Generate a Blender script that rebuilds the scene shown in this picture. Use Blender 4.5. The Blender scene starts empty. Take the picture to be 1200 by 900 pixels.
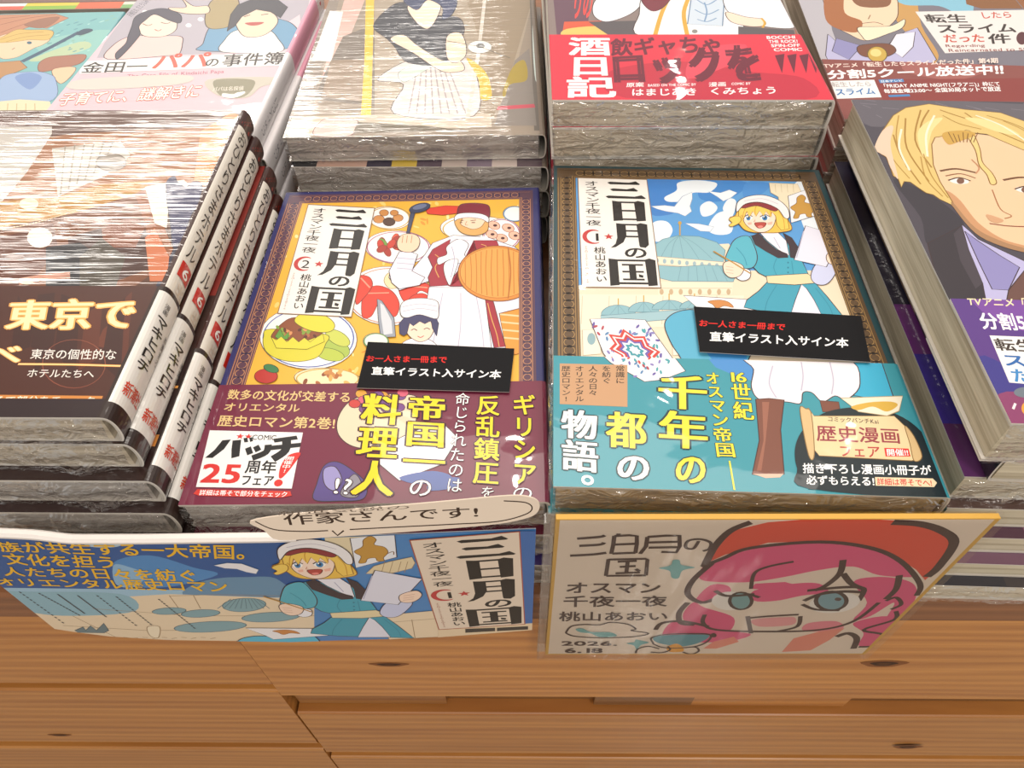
import bpy, math, random
from mathutils import Matrix, Vector, Euler

random.seed(7)
SC = bpy.context.scene
COL = SC.collection

# ------------------------------------------------------------------ camera
F_PX = 867.01
CAM_P, CAM_Y, CAM_R = 0.8751, 0.0444, -0.0093
CAM_LOC = Vector((-0.0074, -0.1295, 0.2665))


def cam_rot():
    a = math.pi / 2 - CAM_P
    rx = Matrix(((1, 0, 0), (0, math.cos(a), -math.sin(a)), (0, math.sin(a), math.cos(a))))
    rz = Matrix(((math.cos(CAM_Y), -math.sin(CAM_Y), 0), (math.sin(CAM_Y), math.cos(CAM_Y), 0), (0, 0, 1)))
    rr = Matrix(((math.cos(CAM_R), -math.sin(CAM_R), 0), (math.sin(CAM_R), math.cos(CAM_R), 0), (0, 0, 1)))
    return rz @ rx @ rr


CAM_M = cam_rot()
cd = bpy.data.cameras.new('camera')
cam = bpy.data.objects.new('camera', cd)
COL.objects.link(cam)
cam.matrix_world = Matrix.Translation(CAM_LOC) @ CAM_M.to_4x4()
cd.sensor_width = 36
cd.lens = F_PX / 1200 * 36
cd.clip_start = 0.01
SC.camera = cam


def ray(x, y):
    return CAM_M @ Vector(((x - 600) / F_PX, (450 - y) / F_PX, -1.0))


def hit(x, y, p0, n):
    d = ray(x, y)
    return CAM_LOC + d * ((p0 - CAM_LOC).dot(n) / d.dot(n))


# ------------------------------------------------------------------ light
SC.view_settings.view_transform = 'Standard'
SC.view_settings.look = 'None'
SC.view_settings.gamma = 1
SC.view_settings.use_curve_mapping = False
SC.view_settings.exposure = EXPOSURE = 0.0
MAXL = False
w = bpy.data.worlds.new('shop_ambience')
SC.world = w
w.use_nodes = True
w.node_tree.nodes['Background'].inputs[0].default_value = (1.0, 0.95, 0.9, 1)
w.node_tree.nodes['Background'].inputs[1].default_value = 0.54


def lamp(name, loc, target, size, power, col=(1, 0.93, 0.85), size_y=None, shape='RECTANGLE'):
    l = bpy.data.lights.new(name, 'AREA')
    l.shape = shape
    l.size = size
    if shape in ('RECTANGLE', 'ELLIPSE'):
        l.size_y = size_y or size
    l.energy = power
    l.color = col
    o = bpy.data.objects.new(name, l)
    COL.objects.link(o)
    o.location = loc
    o.rotation_euler = (Vector(target) - Vector(loc)).to_track_quat('-Z', 'Y').to_euler()
    return o


def mirror_at(px, py, z, h):
    """where a ceiling lamp at height h must hang to be mirrored by a flat cover at height z"""
    p = hit(px, py, Vector((0, 0, z)), Vector((0, 0, 1)))
    d = ray(px, py)
    d = Vector((d.x, d.y, -d.z))
    return p + d * ((h - z) / d.z)


T0 = (0, 0.1, 0.05)
lamp('ceiling_lamp_main', (0.1, 0.9, 2.1), T0, 1.6, 35, size_y=1.0)
lamp('ceiling_lamp_front', (-0.2, -1.7, 1.7), T0, 1.4, 13, size_y=0.8)
lamp('ceiling_spot_left', mirror_at(140, 215, 0.083, 1.7), T0, 1.0, 15, size_y=0.2)
lamp('ceiling_spot_far', mirror_at(320, 140, 0.066, 1.7), T0, 0.4, 12, size_y=0.2)
lamp('ceiling_spot_middle', mirror_at(480, 130, 0.066, 1.75), T0, 0.9, 7, size_y=0.08)


def floor_mirror_at(px, py, h):
    """a lamp at height h behind the viewer, seen in the polished floor and then in an upright sheet on the table front"""
    n = Vector((math.sin(0.036), -math.cos(0.036), 0))
    p = hit(px, py, Vector((0, -0.017, 0)), n)
    d = ray(px, py)
    d = d - 2 * d.dot(n) * n
    p = p + d * ((-0.8 - p.z) / d.z)
    d.z = -d.z
    return p + d * ((h + 0.8) / d.z)


for px in (745, 790, 832):
    lamp('rear_downlight', floor_mirror_at(px, 712, 2.1), (0, -0.6, -0.8), 0.05, 9, size_y=0.7)
for q, (px, py, z) in enumerate(((585, 520, 0.044), (985, 500, 0.059), (690, 318, 0.059), (785, 470, 0.059), (790, 90, 0.091))):
    lamp('ceiling_downlight', mirror_at(px, py, z, 1.9), T0, 0.055, 2.2, shape='DISK')


# ------------------------------------------------------------------ colour / materials
def lin(c, k=0.80):
    if isinstance(c, str):
        c = c.lstrip('#')
        if len(c) == 3:
            c = ''.join(x * 2 for x in c)
        c = [int(c[i:i + 2], 16) for i in (0, 2, 4)]
    out = []
    for x in c:
        x /= 255.0
        x = x / 12.92 if x <= 0.04045 else ((x + 0.055) / 1.055) ** 2.4
        out.append(x * k)
    return (out[0], out[1], out[2], 1.0)


def new_mat(name):
    m = bpy.data.materials.new(name)
    m.use_nodes = True
    nt = m.node_tree
    nt.nodes.clear()
    out = nt.nodes.new('ShaderNodeOutputMaterial')
    return m, nt, out


def nd(nt, typ, **kw):
    n = nt.nodes.new(typ)
    for k, v in kw.items():
        setattr(n, k, v)
    return n


def print_mat(name, rough=0.42, coat=0.0, coat_rough=0.04, bump=0.0, stretch=(1, 1, 1), scale=60.0, detail=4.0, dist=0.0008, spec=0.25, bump2=0.0):
    """printed paper; the coat is the cellophane drawn tight over it"""
    m, nt, out = new_mat(name)
    b = nd(nt, 'ShaderNodeBsdfPrincipled')
    a = nd(nt, 'ShaderNodeAttribute', attribute_name='Col')
    nt.links.new(a.outputs['Color'], b.inputs['Base Color'])
    b.inputs['Roughness'].default_value = rough
    b.inputs['Specular IOR Level'].default_value = spec
    b.inputs['Coat Weight'].default_value = coat
    b.inputs['Coat Roughness'].default_value = coat_rough
    if coat and bump:
        tc = nd(nt, 'ShaderNodeTexCoord')
        mp = nd(nt, 'ShaderNodeMapping')
        mp.inputs['Scale'].default_value = stretch
        mp.inputs['Rotation'].default_value = (0, 0, 0.06)
        n = nd(nt, 'ShaderNodeTexNoise')
        n.inputs['Scale'].default_value = scale
        n.inputs['Detail'].default_value = detail
        n.inputs['Roughness'].default_value = 0.5
        n.inputs['Distortion'].default_value = 0.4
        bp = nd(nt, 'ShaderNodeBump')
        bp.inputs['Strength'].default_value = bump
        bp.inputs['Distance'].default_value = dist
        nt.links.new(tc.outputs['Object'], mp.inputs['Vector'])
        nt.links.new(mp.outputs['Vector'], n.inputs['Vector'])
        nt.links.new(n.outputs['Fac'], bp.inputs['Height'])
        last = bp
        if bump2:
            n2 = nd(nt, 'ShaderNodeTexNoise')
            n2.inputs['Scale'].default_value = 14
            n2.inputs['Detail'].default_value = 2
            b2 = nd(nt, 'ShaderNodeBump')
            b2.inputs['Strength'].default_value = bump2
            b2.inputs['Distance'].default_value = 0.004
            nt.links.new(tc.outputs['Object'], n2.inputs['Vector'])
            nt.links.new(n2.outputs['Fac'], b2.inputs['Height'])
            nt.links.new(b2.outputs['Normal'], bp.inputs['Normal'])
        nt.links.new(last.outputs['Normal'], b.inputs['Coat Normal'])
    nt.links.new(b.outputs['BSDF'], out.inputs['Surface'])
    return m


def page_mat(name, c0, c1):
    m, nt, out = new_mat(name)
    b = nd(nt, 'ShaderNodeBsdfPrincipled')
    tc = nd(nt, 'ShaderNodeTexCoord')
    mp = nd(nt, 'ShaderNodeMapping')
    mp.inputs['Scale'].default_value = (9, 9, 1500)
    n = nd(nt, 'ShaderNodeTexNoise')
    n.inputs['Scale'].default_value = 1.0
    n.inputs['Detail'].default_value = 3
    mp2 = nd(nt, 'ShaderNodeMapping')
    mp2.inputs['Scale'].default_value = (14, 14, 330)
    n2 = nd(nt, 'ShaderNodeTexNoise')
    n2.inputs['Scale'].default_value = 1.0
    mx = nd(nt, 'ShaderNodeMath', operation='MULTIPLY_ADD')
    mx.inputs[1].default_value = 0.5
    r = nd(nt, 'ShaderNodeValToRGB')
    r.color_ramp.elements[0].position = 0.5
    r.color_ramp.elements[1].position = 0.95
    r.color_ramp.elements[0].color = lin(c0, 1)
    r.color_ramp.elements[1].color = lin(c1, 1)
    L = nt.links.new
    L(tc.outputs['Object'], mp.inputs['Vector'])
    L(tc.outputs['Object'], mp2.inputs['Vector'])
    L(mp.outputs['Vector'], n.inputs['Vector'])
    L(mp2.outputs['Vector'], n2.inputs['Vector'])
    L(n.outputs['Fac'], mx.inputs[0])
    L(n2.outputs['Fac'], mx.inputs[2])
    L(mx.outputs[0], r.inputs['Fac'])
    L(r.outputs['Color'], b.inputs['Base Color'])
    b.inputs['Roughness'].default_value = 0.8
    bp = nd(nt, 'ShaderNodeBump')
    bp.inputs['Strength'].default_value = 0.35
    bp.inputs['Distance'].default_value = 0.0003
    L(mx.outputs[0], bp.inputs['Height'])
    L(bp.outputs['Normal'], b.inputs['Normal'])
    L(b.outputs['BSDF'], out.inputs['Surface'])
    return m


def film_mat(name, base=0.1, rough=0.06, bump=0.6, scale=70.0, stretch=(1, 1, 1), tint=(1, 1, 1), dist=0.004):
    m, nt, out = new_mat(name)
    t = nd(nt, 'ShaderNodeBsdfTransparent')
    t.inputs['Color'].default_value = (*tint, 1)
    g = nd(nt, 'ShaderNodeBsdfGlossy')
    g.inputs['Roughness'].default_value = rough
    lw = nd(nt, 'ShaderNodeLayerWeight')
    lw.inputs['Blend'].default_value = 0.35
    mr = nd(nt, 'ShaderNodeMapRange')
    mr.inputs['To Min'].default_value = base
    mr.inputs['To Max'].default_value = 0.45
    mix = nd(nt, 'ShaderNodeMixShader')
    tc = nd(nt, 'ShaderNodeTexCoord')
    mp = nd(nt, 'ShaderNodeMapping')
    mp.inputs['Scale'].default_value = stretch
    n = nd(nt, 'ShaderNodeTexNoise')
    n.inputs['Scale'].default_value = scale
    n.inputs['Detail'].default_value = 3
    n.inputs['Distortion'].default_value = 0.8
    bp = nd(nt, 'ShaderNodeBump')
    bp.inputs['Strength'].default_value = bump
    bp.inputs['Distance'].default_value = dist
    L = nt.links.new
    L(tc.outputs['Object'], mp.inputs['Vector'])
    L(mp.outputs['Vector'], n.inputs['Vector'])
    L(n.outputs['Fac'], bp.inputs['Height'])
    L(bp.outputs['Normal'], g.inputs['Normal'])
    L(bp.outputs['Normal'], lw.inputs['Normal'])
    L(lw.outputs['Fresnel'], mr.inputs['Value'])
    L(mr.outputs['Result'], mix.inputs['Fac'])
    L(t.outputs[0], mix.inputs[1])
    L(g.outputs[0], mix.inputs[2])
    L(mix.outputs[0], out.inputs['Surface'])
    return m


def wood_mat(name, c0, c1, c2, seed=0.0, rough=0.42, coat=0.15):
    m, nt, out = new_mat(name)
    b = nd(nt, 'ShaderNodeBsdfPrincipled')
    tc = nd(nt, 'ShaderNodeTexCoord')
    mp = nd(nt, 'ShaderNodeMapping')
    mp.inputs['Scale'].default_value = (1.6, 8, 22)
    mp.inputs['Location'].default_value = (seed, seed * 1.7, seed * 0.6)
    at = nd(nt, 'ShaderNodeAttribute', attribute_name='Col')
    vadd = nd(nt, 'ShaderNodeVectorMath', operation='MULTIPLY_ADD')
    vadd.inputs[1].default_value = (40, 60, 50)
    wv = nd(nt, 'ShaderNodeTexWave', wave_type='BANDS', bands_direction='Z')
    wv.inputs['Scale'].default_value = 1.6
    wv.inputs['Distortion'].default_value = 9
    wv.inputs['Detail'].default_value = 2
    wv.inputs['Detail Scale'].default_value = 0.8
    n = nd(nt, 'ShaderNodeTexNoise')
    n.inputs['Scale'].default_value = 3
    n.inputs['Detail'].default_value = 6
    mp2 = nd(nt, 'ShaderNodeMapping')
    mp2.inputs['Scale'].default_value = (8, 80, 260)
    n2 = nd(nt, 'ShaderNodeTexNoise')
    n2.inputs['Scale'].default_value = 2
    n2.inputs['Detail'].default_value = 4
    r = nd(nt, 'ShaderNodeValToRGB')
    r.color_ramp.elements[0].position = 0.2
    r.color_ramp.elements[0].color = lin(c0, 1)
    r.color_ramp.elements[1].position = 0.75
    r.color_ramp.elements[1].color = lin(c1, 1)
    r2 = nd(nt, 'ShaderNodeMix', data_type='RGBA')
    r2.inputs[7].default_value = lin(c2, 1)
    mul = nd(nt, 'ShaderNodeMath', operation='MULTIPLY')
    mul.inputs[1].default_value = 0.32
    ad = nd(nt, 'ShaderNodeMath', operation='MULTIPLY_ADD')
    ad.inputs[1].default_value = 0.75
    tint = nd(nt, 'ShaderNodeMix', data_type='RGBA', blend_type='MULTIPLY')
    tint.inputs[0].default_value = 1.0
    L = nt.links.new
    L(at.outputs['Color'], vadd.inputs[0])
    L(tc.outputs['Object'], vadd.inputs[2])
    # each board takes its own offset in the grain from its face colour's alpha-free tint
    L(vadd.outputs[0], mp.inputs['Vector'])
    L(vadd.outputs[0], mp2.inputs['Vector'])
    L(mp.outputs['Vector'], wv.inputs['Vector'])
    L(mp.outputs['Vector'], n.inputs['Vector'])
    L(mp2.outputs['Vector'], n2.inputs['Vector'])
    L(wv.outputs['Fac'], mul.inputs[0])
    L(n.outputs['Fac'], ad.inputs[0])
    L(mul.outputs[0], ad.inputs[2])
    L(ad.outputs[0], r.inputs['Fac'])
    L(n2.outputs['Fac'], r2.inputs[0])
    rr = nd(nt, 'ShaderNodeMapRange')
    rr.inputs['From Min'].default_value = 0.45
    rr.inputs['From Max'].default_value = 0.8
    rr.inputs['To Max'].default_value = 0.45
    L(n2.outputs['Fac'], rr.inputs['Value'])
    L(rr.outputs['Result'], r2.inputs[0])
    L(r.outputs['Color'], r2.inputs[6])
    L(r2.outputs[2], tint.inputs[6])
    L(at.outputs['Color'], tint.inputs[7])
    L(tint.outputs[2], b.inputs['Base Color'])
    b.inputs['Roughness'].default_value = rough
    b.inputs['Coat Weight'].default_value = coat
    b.inputs['Coat Roughness'].default_value = 0.25
    L(b.outputs['BSDF'], out.inputs['Surface'])
    return m


def plain_mat(name, c, rough=0.5, metal=0.0):
    m, nt, out = new_mat(name)
    b = nd(nt, 'ShaderNodeBsdfPrincipled')
    n = nd(nt, 'ShaderNodeTexNoise')
    n.inputs['Scale'].default_value = 30
    mx = nd(nt, 'ShaderNodeMix', data_type='RGBA')
    a = lin(c, 1)
    mx.inputs[6].default_value = a
    mx.inputs[7].default_value = (a[0] * 0.88, a[1] * 0.88, a[2] * 0.88, 1)
    nt.links.new(n.outputs['Fac'], mx.inputs[0])
    nt.links.new(mx.outputs[2], b.inputs['Base Color'])
    b.inputs['Roughness'].default_value = rough
    b.inputs['Metallic'].default_value = metal
    nt.links.new(b.outputs['BSDF'], out.inputs['Surface'])
    return m


# ------------------------------------------------------------------ meshes
class MB:
    """collects faces with a colour each and becomes ONE mesh object"""
    def __init__(s):
        s.v, s.f, s.c, s.sm = [], [], [], []

    def face(s, pts, col, smooth=False):
        i = len(s.v)
        s.v.extend([tuple(p) for p in pts])
        s.f.append(tuple(range(i, i + len(pts))))
        s.c.append(col)
        s.sm.append(smooth)

    def grid(s, rows, col, smooth=True):
        i = len(s.v)
        n = len(rows[0])
        for r in rows:
            s.v.extend([tuple(p) for p in r])
        for a in range(len(rows) - 1):
            for b in range(n - 1):
                s.f.append((i + a * n + b, i + a * n + b + 1, i + (a + 1) * n + b + 1, i + (a + 1) * n + b))
                s.c.append(col(a, b) if callable(col) else col)
                s.sm.append(smooth)

    def box(s, x0, x1, y0, y1, z0, z1, col, bev=0.0):
        if bev <= 0:
            P = [(x, y, z) for z in (z0, z1) for y in (y0, y1) for x in (x0, x1)]
            i = len(s.v)
            s.v.extend(P)
            for q in ((0, 2, 3, 1), (4, 5, 7, 6), (0, 1, 5, 4), (2, 6, 7, 3), (0, 4, 6, 2), (1, 3, 7, 5)):
                s.f.append(tuple(i + k for k in q))
                s.c.append(col)
                s.sm.append(False)
            return
        b = bev
        prof = [(y0, z0 + b), (y0, z1 - b), (y0 + b * .3, z1 - b * .3), (y0 + b, z1), (y1 - b, z1), (y1, z1 - b), (y1, z0 + b), (y1 - b, z0), (y0 + b, z0), (y0 + b * .3, z0 + b * .3)]
        n = len(prof)
        A = [(x0, y, z) for y, z in prof]
        B = [(x1, y, z) for y, z in prof]
        for k in range(n):
            s.face((A[k], B[k], B[(k + 1) % n], A[(k + 1) % n])[::-1], col)
        s.face(A, col)
        s.face(B[::-1], col)

    def build(s, name, mat, parent=None, mtx=None):
        me = bpy.data.meshes.new(name)
        me.from_pydata(s.v, [], s.f)
        ca = me.color_attributes.new('Col', 'FLOAT_COLOR', 'CORNER')
        buf = []
        for p, c in zip(me.polygons, s.c):
            buf.extend(list(c) * p.loop_total)
        ca.data.foreach_set('color', buf)
        me.polygons.foreach_set('use_smooth', s.sm)
        me.materials.append(mat)
        me.update()
        o = bpy.data.objects.new(name, me)
        COL.objects.link(o)
        if parent:
            o.parent = parent
        if mtx is not None:
            o.matrix_world = mtx
        return o


def tag(o, label, cat, group=None):
    o['label'] = label
    o['category'] = cat
    if group:
        o['group'] = group
    return o


def empty(name, mtx):
    o = bpy.data.objects.new(name, None)
    o.empty_display_size = 0.02
    COL.objects.link(o)
    o.matrix_world = mtx
    return o


# ------------------------------------------------------------------ lettering
_GL = {}


def glyph(ch, off=0.0):
    k = (ch, off)
    if k in _GL:
        return _GL[k]
    c = bpy.data.curves.new('g', 'FONT')
    c.body = ch
    c.offset = off
    c.resolution_u = 3
    o = bpy.data.objects.new('g', c)
    COL.objects.link(o)
    dg = bpy.context.evaluated_depsgraph_get()
    m = o.evaluated_get(dg).to_mesh()
    v = [(p.co.x, p.co.y) for p in m.vertices]
    f = [tuple(p.vertices) for p in m.polygons]
    bpy.data.objects.remove(o)
    bpy.data.curves.remove(c)
    wide = ord(ch) > 0x2000
    adv = 1.0 if wide else ((max(p[0] for p in v) + 0.06) if v else 0.3)
    _GL[k] = (v, f, adv)
    return _GL[k]


def pts(s):
    if isinstance(s, str):
        return [tuple(float(a) for a in p.split(',')) for p in s.split()]
    return list(s)


def smooth_closed(P, n=5, closed=True):
    out = []
    m = len(P)
    rng = range(m) if closed else range(m - 1)
    for i in rng:
        if closed:
            p0, p1, p2, p3 = P[i - 1], P[i], P[(i + 1) % m], P[(i + 2) % m]
        else:
            p0, p1, p2, p3 = P[max(i - 1, 0)], P[i], P[i + 1], P[min(i + 2, m - 1)]
        for k in range(n):
            t = k / n
            a = []
            for d in (0, 1):
                a.append(0.5 * (2 * p1[d] + (p2[d] - p0[d]) * t + (2 * p0[d] - 5 * p1[d] + 4 * p2[d] - p3[d]) * t * t + (3 * p1[d] - p0[d] - 3 * p2[d] + p3[d]) * t ** 3))
            out.append(tuple(a))
    if not closed:
        out.append(P[-1])
    return out


def clip_rect(P, r):
    u0, u1, v0, v1 = r
    for ax, lim, sg in ((0, u0, 1), (0, u1, -1), (1, v0, 1), (1, v1, -1)):
        Q = []
        n = len(P)
        for i in range(n):
            a, b = P[i], P[(i + 1) % n]
            da, db = sg * (a[ax] - lim), sg * (b[ax] - lim)
            if da >= 0:
                Q.append(a)
            if (da > 0 and db < 0) or (da < 0 and db > 0):
                t = da / (da - db)
                Q.append((a[0] + (b[0] - a[0]) * t, a[1] + (b[1] - a[1]) * t))
        P = Q
        if len(P) < 3:
            return []
    return P


class Art:
    """printing on a surface: shapes go in by their place on the sheet (u, v in metres)"""
    STEP = 2.2e-6

    def __init__(s, mb, uvfn, mapfn, clip):
        s.mb, s.uvfn, s.mapfn, s.clip = mb, uvfn, mapfn, clip
        s.layer = 1
        s.ink = 1.25
        s.fr = (0, 0, 1)

    def frame(s, ox, oy, sc):
        s.fr = (ox, oy, sc)
        return s

    def uv(s, p):
        return s.uvfn((s.fr[0] + p[0] / s.fr[2], s.fr[1] + p[1] / s.fr[2]))

    def emit(s, P, col, clip=None):
        P = clip_rect(P, clip or s.clip)
        if len(P) < 3:
            return
        A = sum(P[i][0] * P[(i + 1) % len(P)][1] - P[(i + 1) % len(P)][0] * P[i][1] for i in range(len(P)))
        if A < 0:
            P = P[::-1]
        s.mb.face([s.mapfn(u, v, s.layer * s.STEP) for u, v in P], col)

    # polygon
    def p(s, col, P, sm=0, clip=None):
        P = pts(P)
        if sm:
            P = smooth_closed(P, 5)
        s.emit([s.uv(q) for q in P], lin(col), clip)
        s.layer += 1

    def puv(s, col, P, sm=0, clip=None):
        P = pts(P)
        if sm:
            P = smooth_closed(P, 5)
        s.emit(P, lin(col), clip)
        s.layer += 1

    def stroke_uv(s, col, P, wd, taper=False, closed=False):
        n = len(P)
        L, R = [], []
        for i in range(n):
            a = P[i - 1] if (i or closed) else P[i]
            b = P[(i + 1) % n] if (i < n - 1 or closed) else P[i]
            dx, dy = b[0] - a[0], b[1] - a[1]
            d = math.hypot(dx, dy) or 1
            ww = wd / 2
            if taper:
                ww *= 0.35 + 0.65 * math.sin(math.pi * (i + 0.5) / n)
            L.append((P[i][0] - dy / d * ww, P[i][1] + dx / d * ww))
            R.append((P[i][0] + dy / d * ww, P[i][1] - dx / d * ww))
        c = lin(col)
        lay0 = s.layer
        for i in range(n if closed else n - 1):
            j = (i + 1) % n
            s.layer += 0.25 if i % 2 else -0.25
            s.emit([L[i], R[i], R[j], L[j]], c)
        s.layer = lay0 + 1

    def scale_at(s, p):
        a, b, c = s.uv(p), s.uv((p[0] + 1, p[1])), s.uv((p[0], p[1] + 1))
        return math.hypot(b[0] - a[0], b[1] - a[1])

    # stroke: width in frame units
    def l(s, col, P, wd, sm=1, taper=False, closed=False):
        P = pts(P)
        if sm and len(P) > 2:
            P = smooth_closed(P, 5, closed)
        k = s.scale_at(P[len(P) // 2])
        s.stroke_uv(col, [s.uv(q) for q in P], wd * k * s.ink, taper, closed)

    def po(s, col, ink, P, wd=2.0, sm=1, clip=None):
        P = pts(P)
        s.p(col, P, sm, clip)
        s.l(ink, P, wd, sm, closed=True)

    def e(s, col, cx, cy, rx, ry, rot=0, n=24):
        c, sn = math.cos(rot), math.sin(rot)
        P = []
        for i in range(n):
            t = 2 * math.pi * i / n
            x, y = rx * math.cos(t), ry * math.sin(t)
            P.append((cx + x * c - y * sn, cy + x * sn + y * c))
        s.p(col, P)

    def eo(s, col, ink, cx, cy, rx, ry, rot=0, wd=2.0, n=24):
        c, sn = math.cos(rot), math.sin(rot)
        P = []
        for i in range(n):
            t = 2 * math.pi * i / n
            x, y = rx * math.cos(t), ry * math.sin(t)
            P.append((cx + x * c - y * sn, cy + x * sn + y * c))
        s.p(col, P)
        s.l(ink, P, wd, 0, closed=True)

    # lettering in a quad given as TL, TR, BR, BL
    def quad_uv(s, Q):
        return [s.uv(q) for q in pts(Q)]

    def _stamp(s, ch, fx, col, rot, offs):
        """the glyph set down once per offset, each a hair above the last"""
        v, f, adv = glyph(ch)
        c = lin(col)
        for q_, (dx, dy) in enumerate(offs):
            h = (s.layer + 0.2 * q_) * s.STEP
            W = []
            for x, y in v:
                gx, gy = x + dx, (y + 0.12) + dy
                if rot:
                    gx, gy = gy, 1 - gx
                W.append(s.mapfn(*fx(gx, gy), h))
            i = len(s.mb.v)
            s.mb.v.extend([tuple(p) for p in W])
            for q in f:
                s.mb.f.append(tuple(i + k for k in q))
                s.mb.c.append(c)
                s.mb.sm.append(False)

    def tuv(s, col, text, Q, bold=0.0, ol=None, olw=0.04, xb=0.0, vert=False):
        """Q in uv: TL,TR,BR,BL. xb thickens the upright strokes only"""
        TL, TR, BR, BL = Q

        def bil(a, b):       # a right, b up, both 0..1
            return tuple((BL[k] * (1 - a) + BR[k] * a) * (1 - b) + (TL[k] * (1 - a) + TR[k] * a) * b for k in (0, 1))
        def ring(r, n):
            return [(r * math.cos(2 * math.pi * (k + .5) / n), r * math.sin(2 * math.pi * (k + .5) / n)) for k in range(n)] if r > 0 else [(0, 0)]
        b_ = bold * 0.62
        core = ring(b_, 4)
        if xb:
            core = [(x + d, y) for d in (-xb, 0, xb) for x, y in ring(b_ * .5, 2)]
        passes = []
        if ol:
            passes.append((ol, [(x + d, y) for d in ((-xb, xb) if xb else (0,)) for x, y in ring(b_ + olw, 6)]))
        passes.append((col, core))
        for cc, off in passes:
            if vert:
                n = len(text)
                for i, ch in enumerate(text):
                    if ch == ' ':
                        continue
                    t0 = 1 - (i + 1) / n
                    sx = sy = 0.0
                    if ch in '。、':
                        sx, sy = 0.5, 0.55
                    adv = glyph(ch)[2]
                    cx = 0 if adv == 1.0 else (1 - adv) / 2
                    s._stamp(ch, lambda x, y, t0=t0, sx=sx, sy=sy, cx=cx: bil(x + sx + cx, t0 + (y + sy) / n), cc, ch in 'ー—〜', off)
            else:
                tot = sum(glyph(ch)[2] if ch != ' ' else 0.35 for ch in text)
                x0 = 0.0
                for ch in text:
                    if ch == ' ':
                        x0 += 0.35
                        continue
                    s._stamp(ch, lambda x, y, x0=x0: bil((x0 + x) / tot, y), cc, False, off)
                    x0 += glyph(ch)[2]
            s.layer += 1 + 0.2 * len(off)

    def t(s, col, text, Q, **kw):
        s.tuv(col, text, s.quad_uv(Q), **kw)

    def vt(s, col, text, Q, **kw):
        s.tuv(col, text, s.quad_uv(Q), vert=True, **kw)

    # sub-drawing inside a quad, in 0..1 coordinates (x right, y down)
    def sub(s, Q):
        TL, TR, BR, BL = Q if not isinstance(Q, str) else s.quad_uv(Q)
        a = Art(s.mb, None, s.mapfn, s.clip)

        def f(p):
            x, y = p
            return tuple((TL[k] * (1 - x) + TR[k] * x) * (1 - y) + (BL[k] * (1 - x) + BR[k] * x) * y for k in (0, 1))
        a.uvfn = f
        a.layer = s.layer
        return a


def star_pts(cx, cy, r, rot=0.0, k=0.42):
    return [(cx + (r if i % 2 == 0 else r * k) * math.sin(math.pi * i / 5 + rot), cy - (r if i % 2 == 0 else r * k) * math.cos(math.pi * i / 5 + rot)) for i in range(10)]


# ------------------------------------------------------------------ books
def book_mtx(x, y, z, rot=0.0, tx=0.0, ty=0.0):
    return Matrix.Translation((x, y, z)) @ (Matrix.Rotation(rot, 4, 'Z') @ Matrix.Rotation(-tx, 4, 'Y') @ Matrix.Rotation(ty, 4, 'X'))


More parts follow.
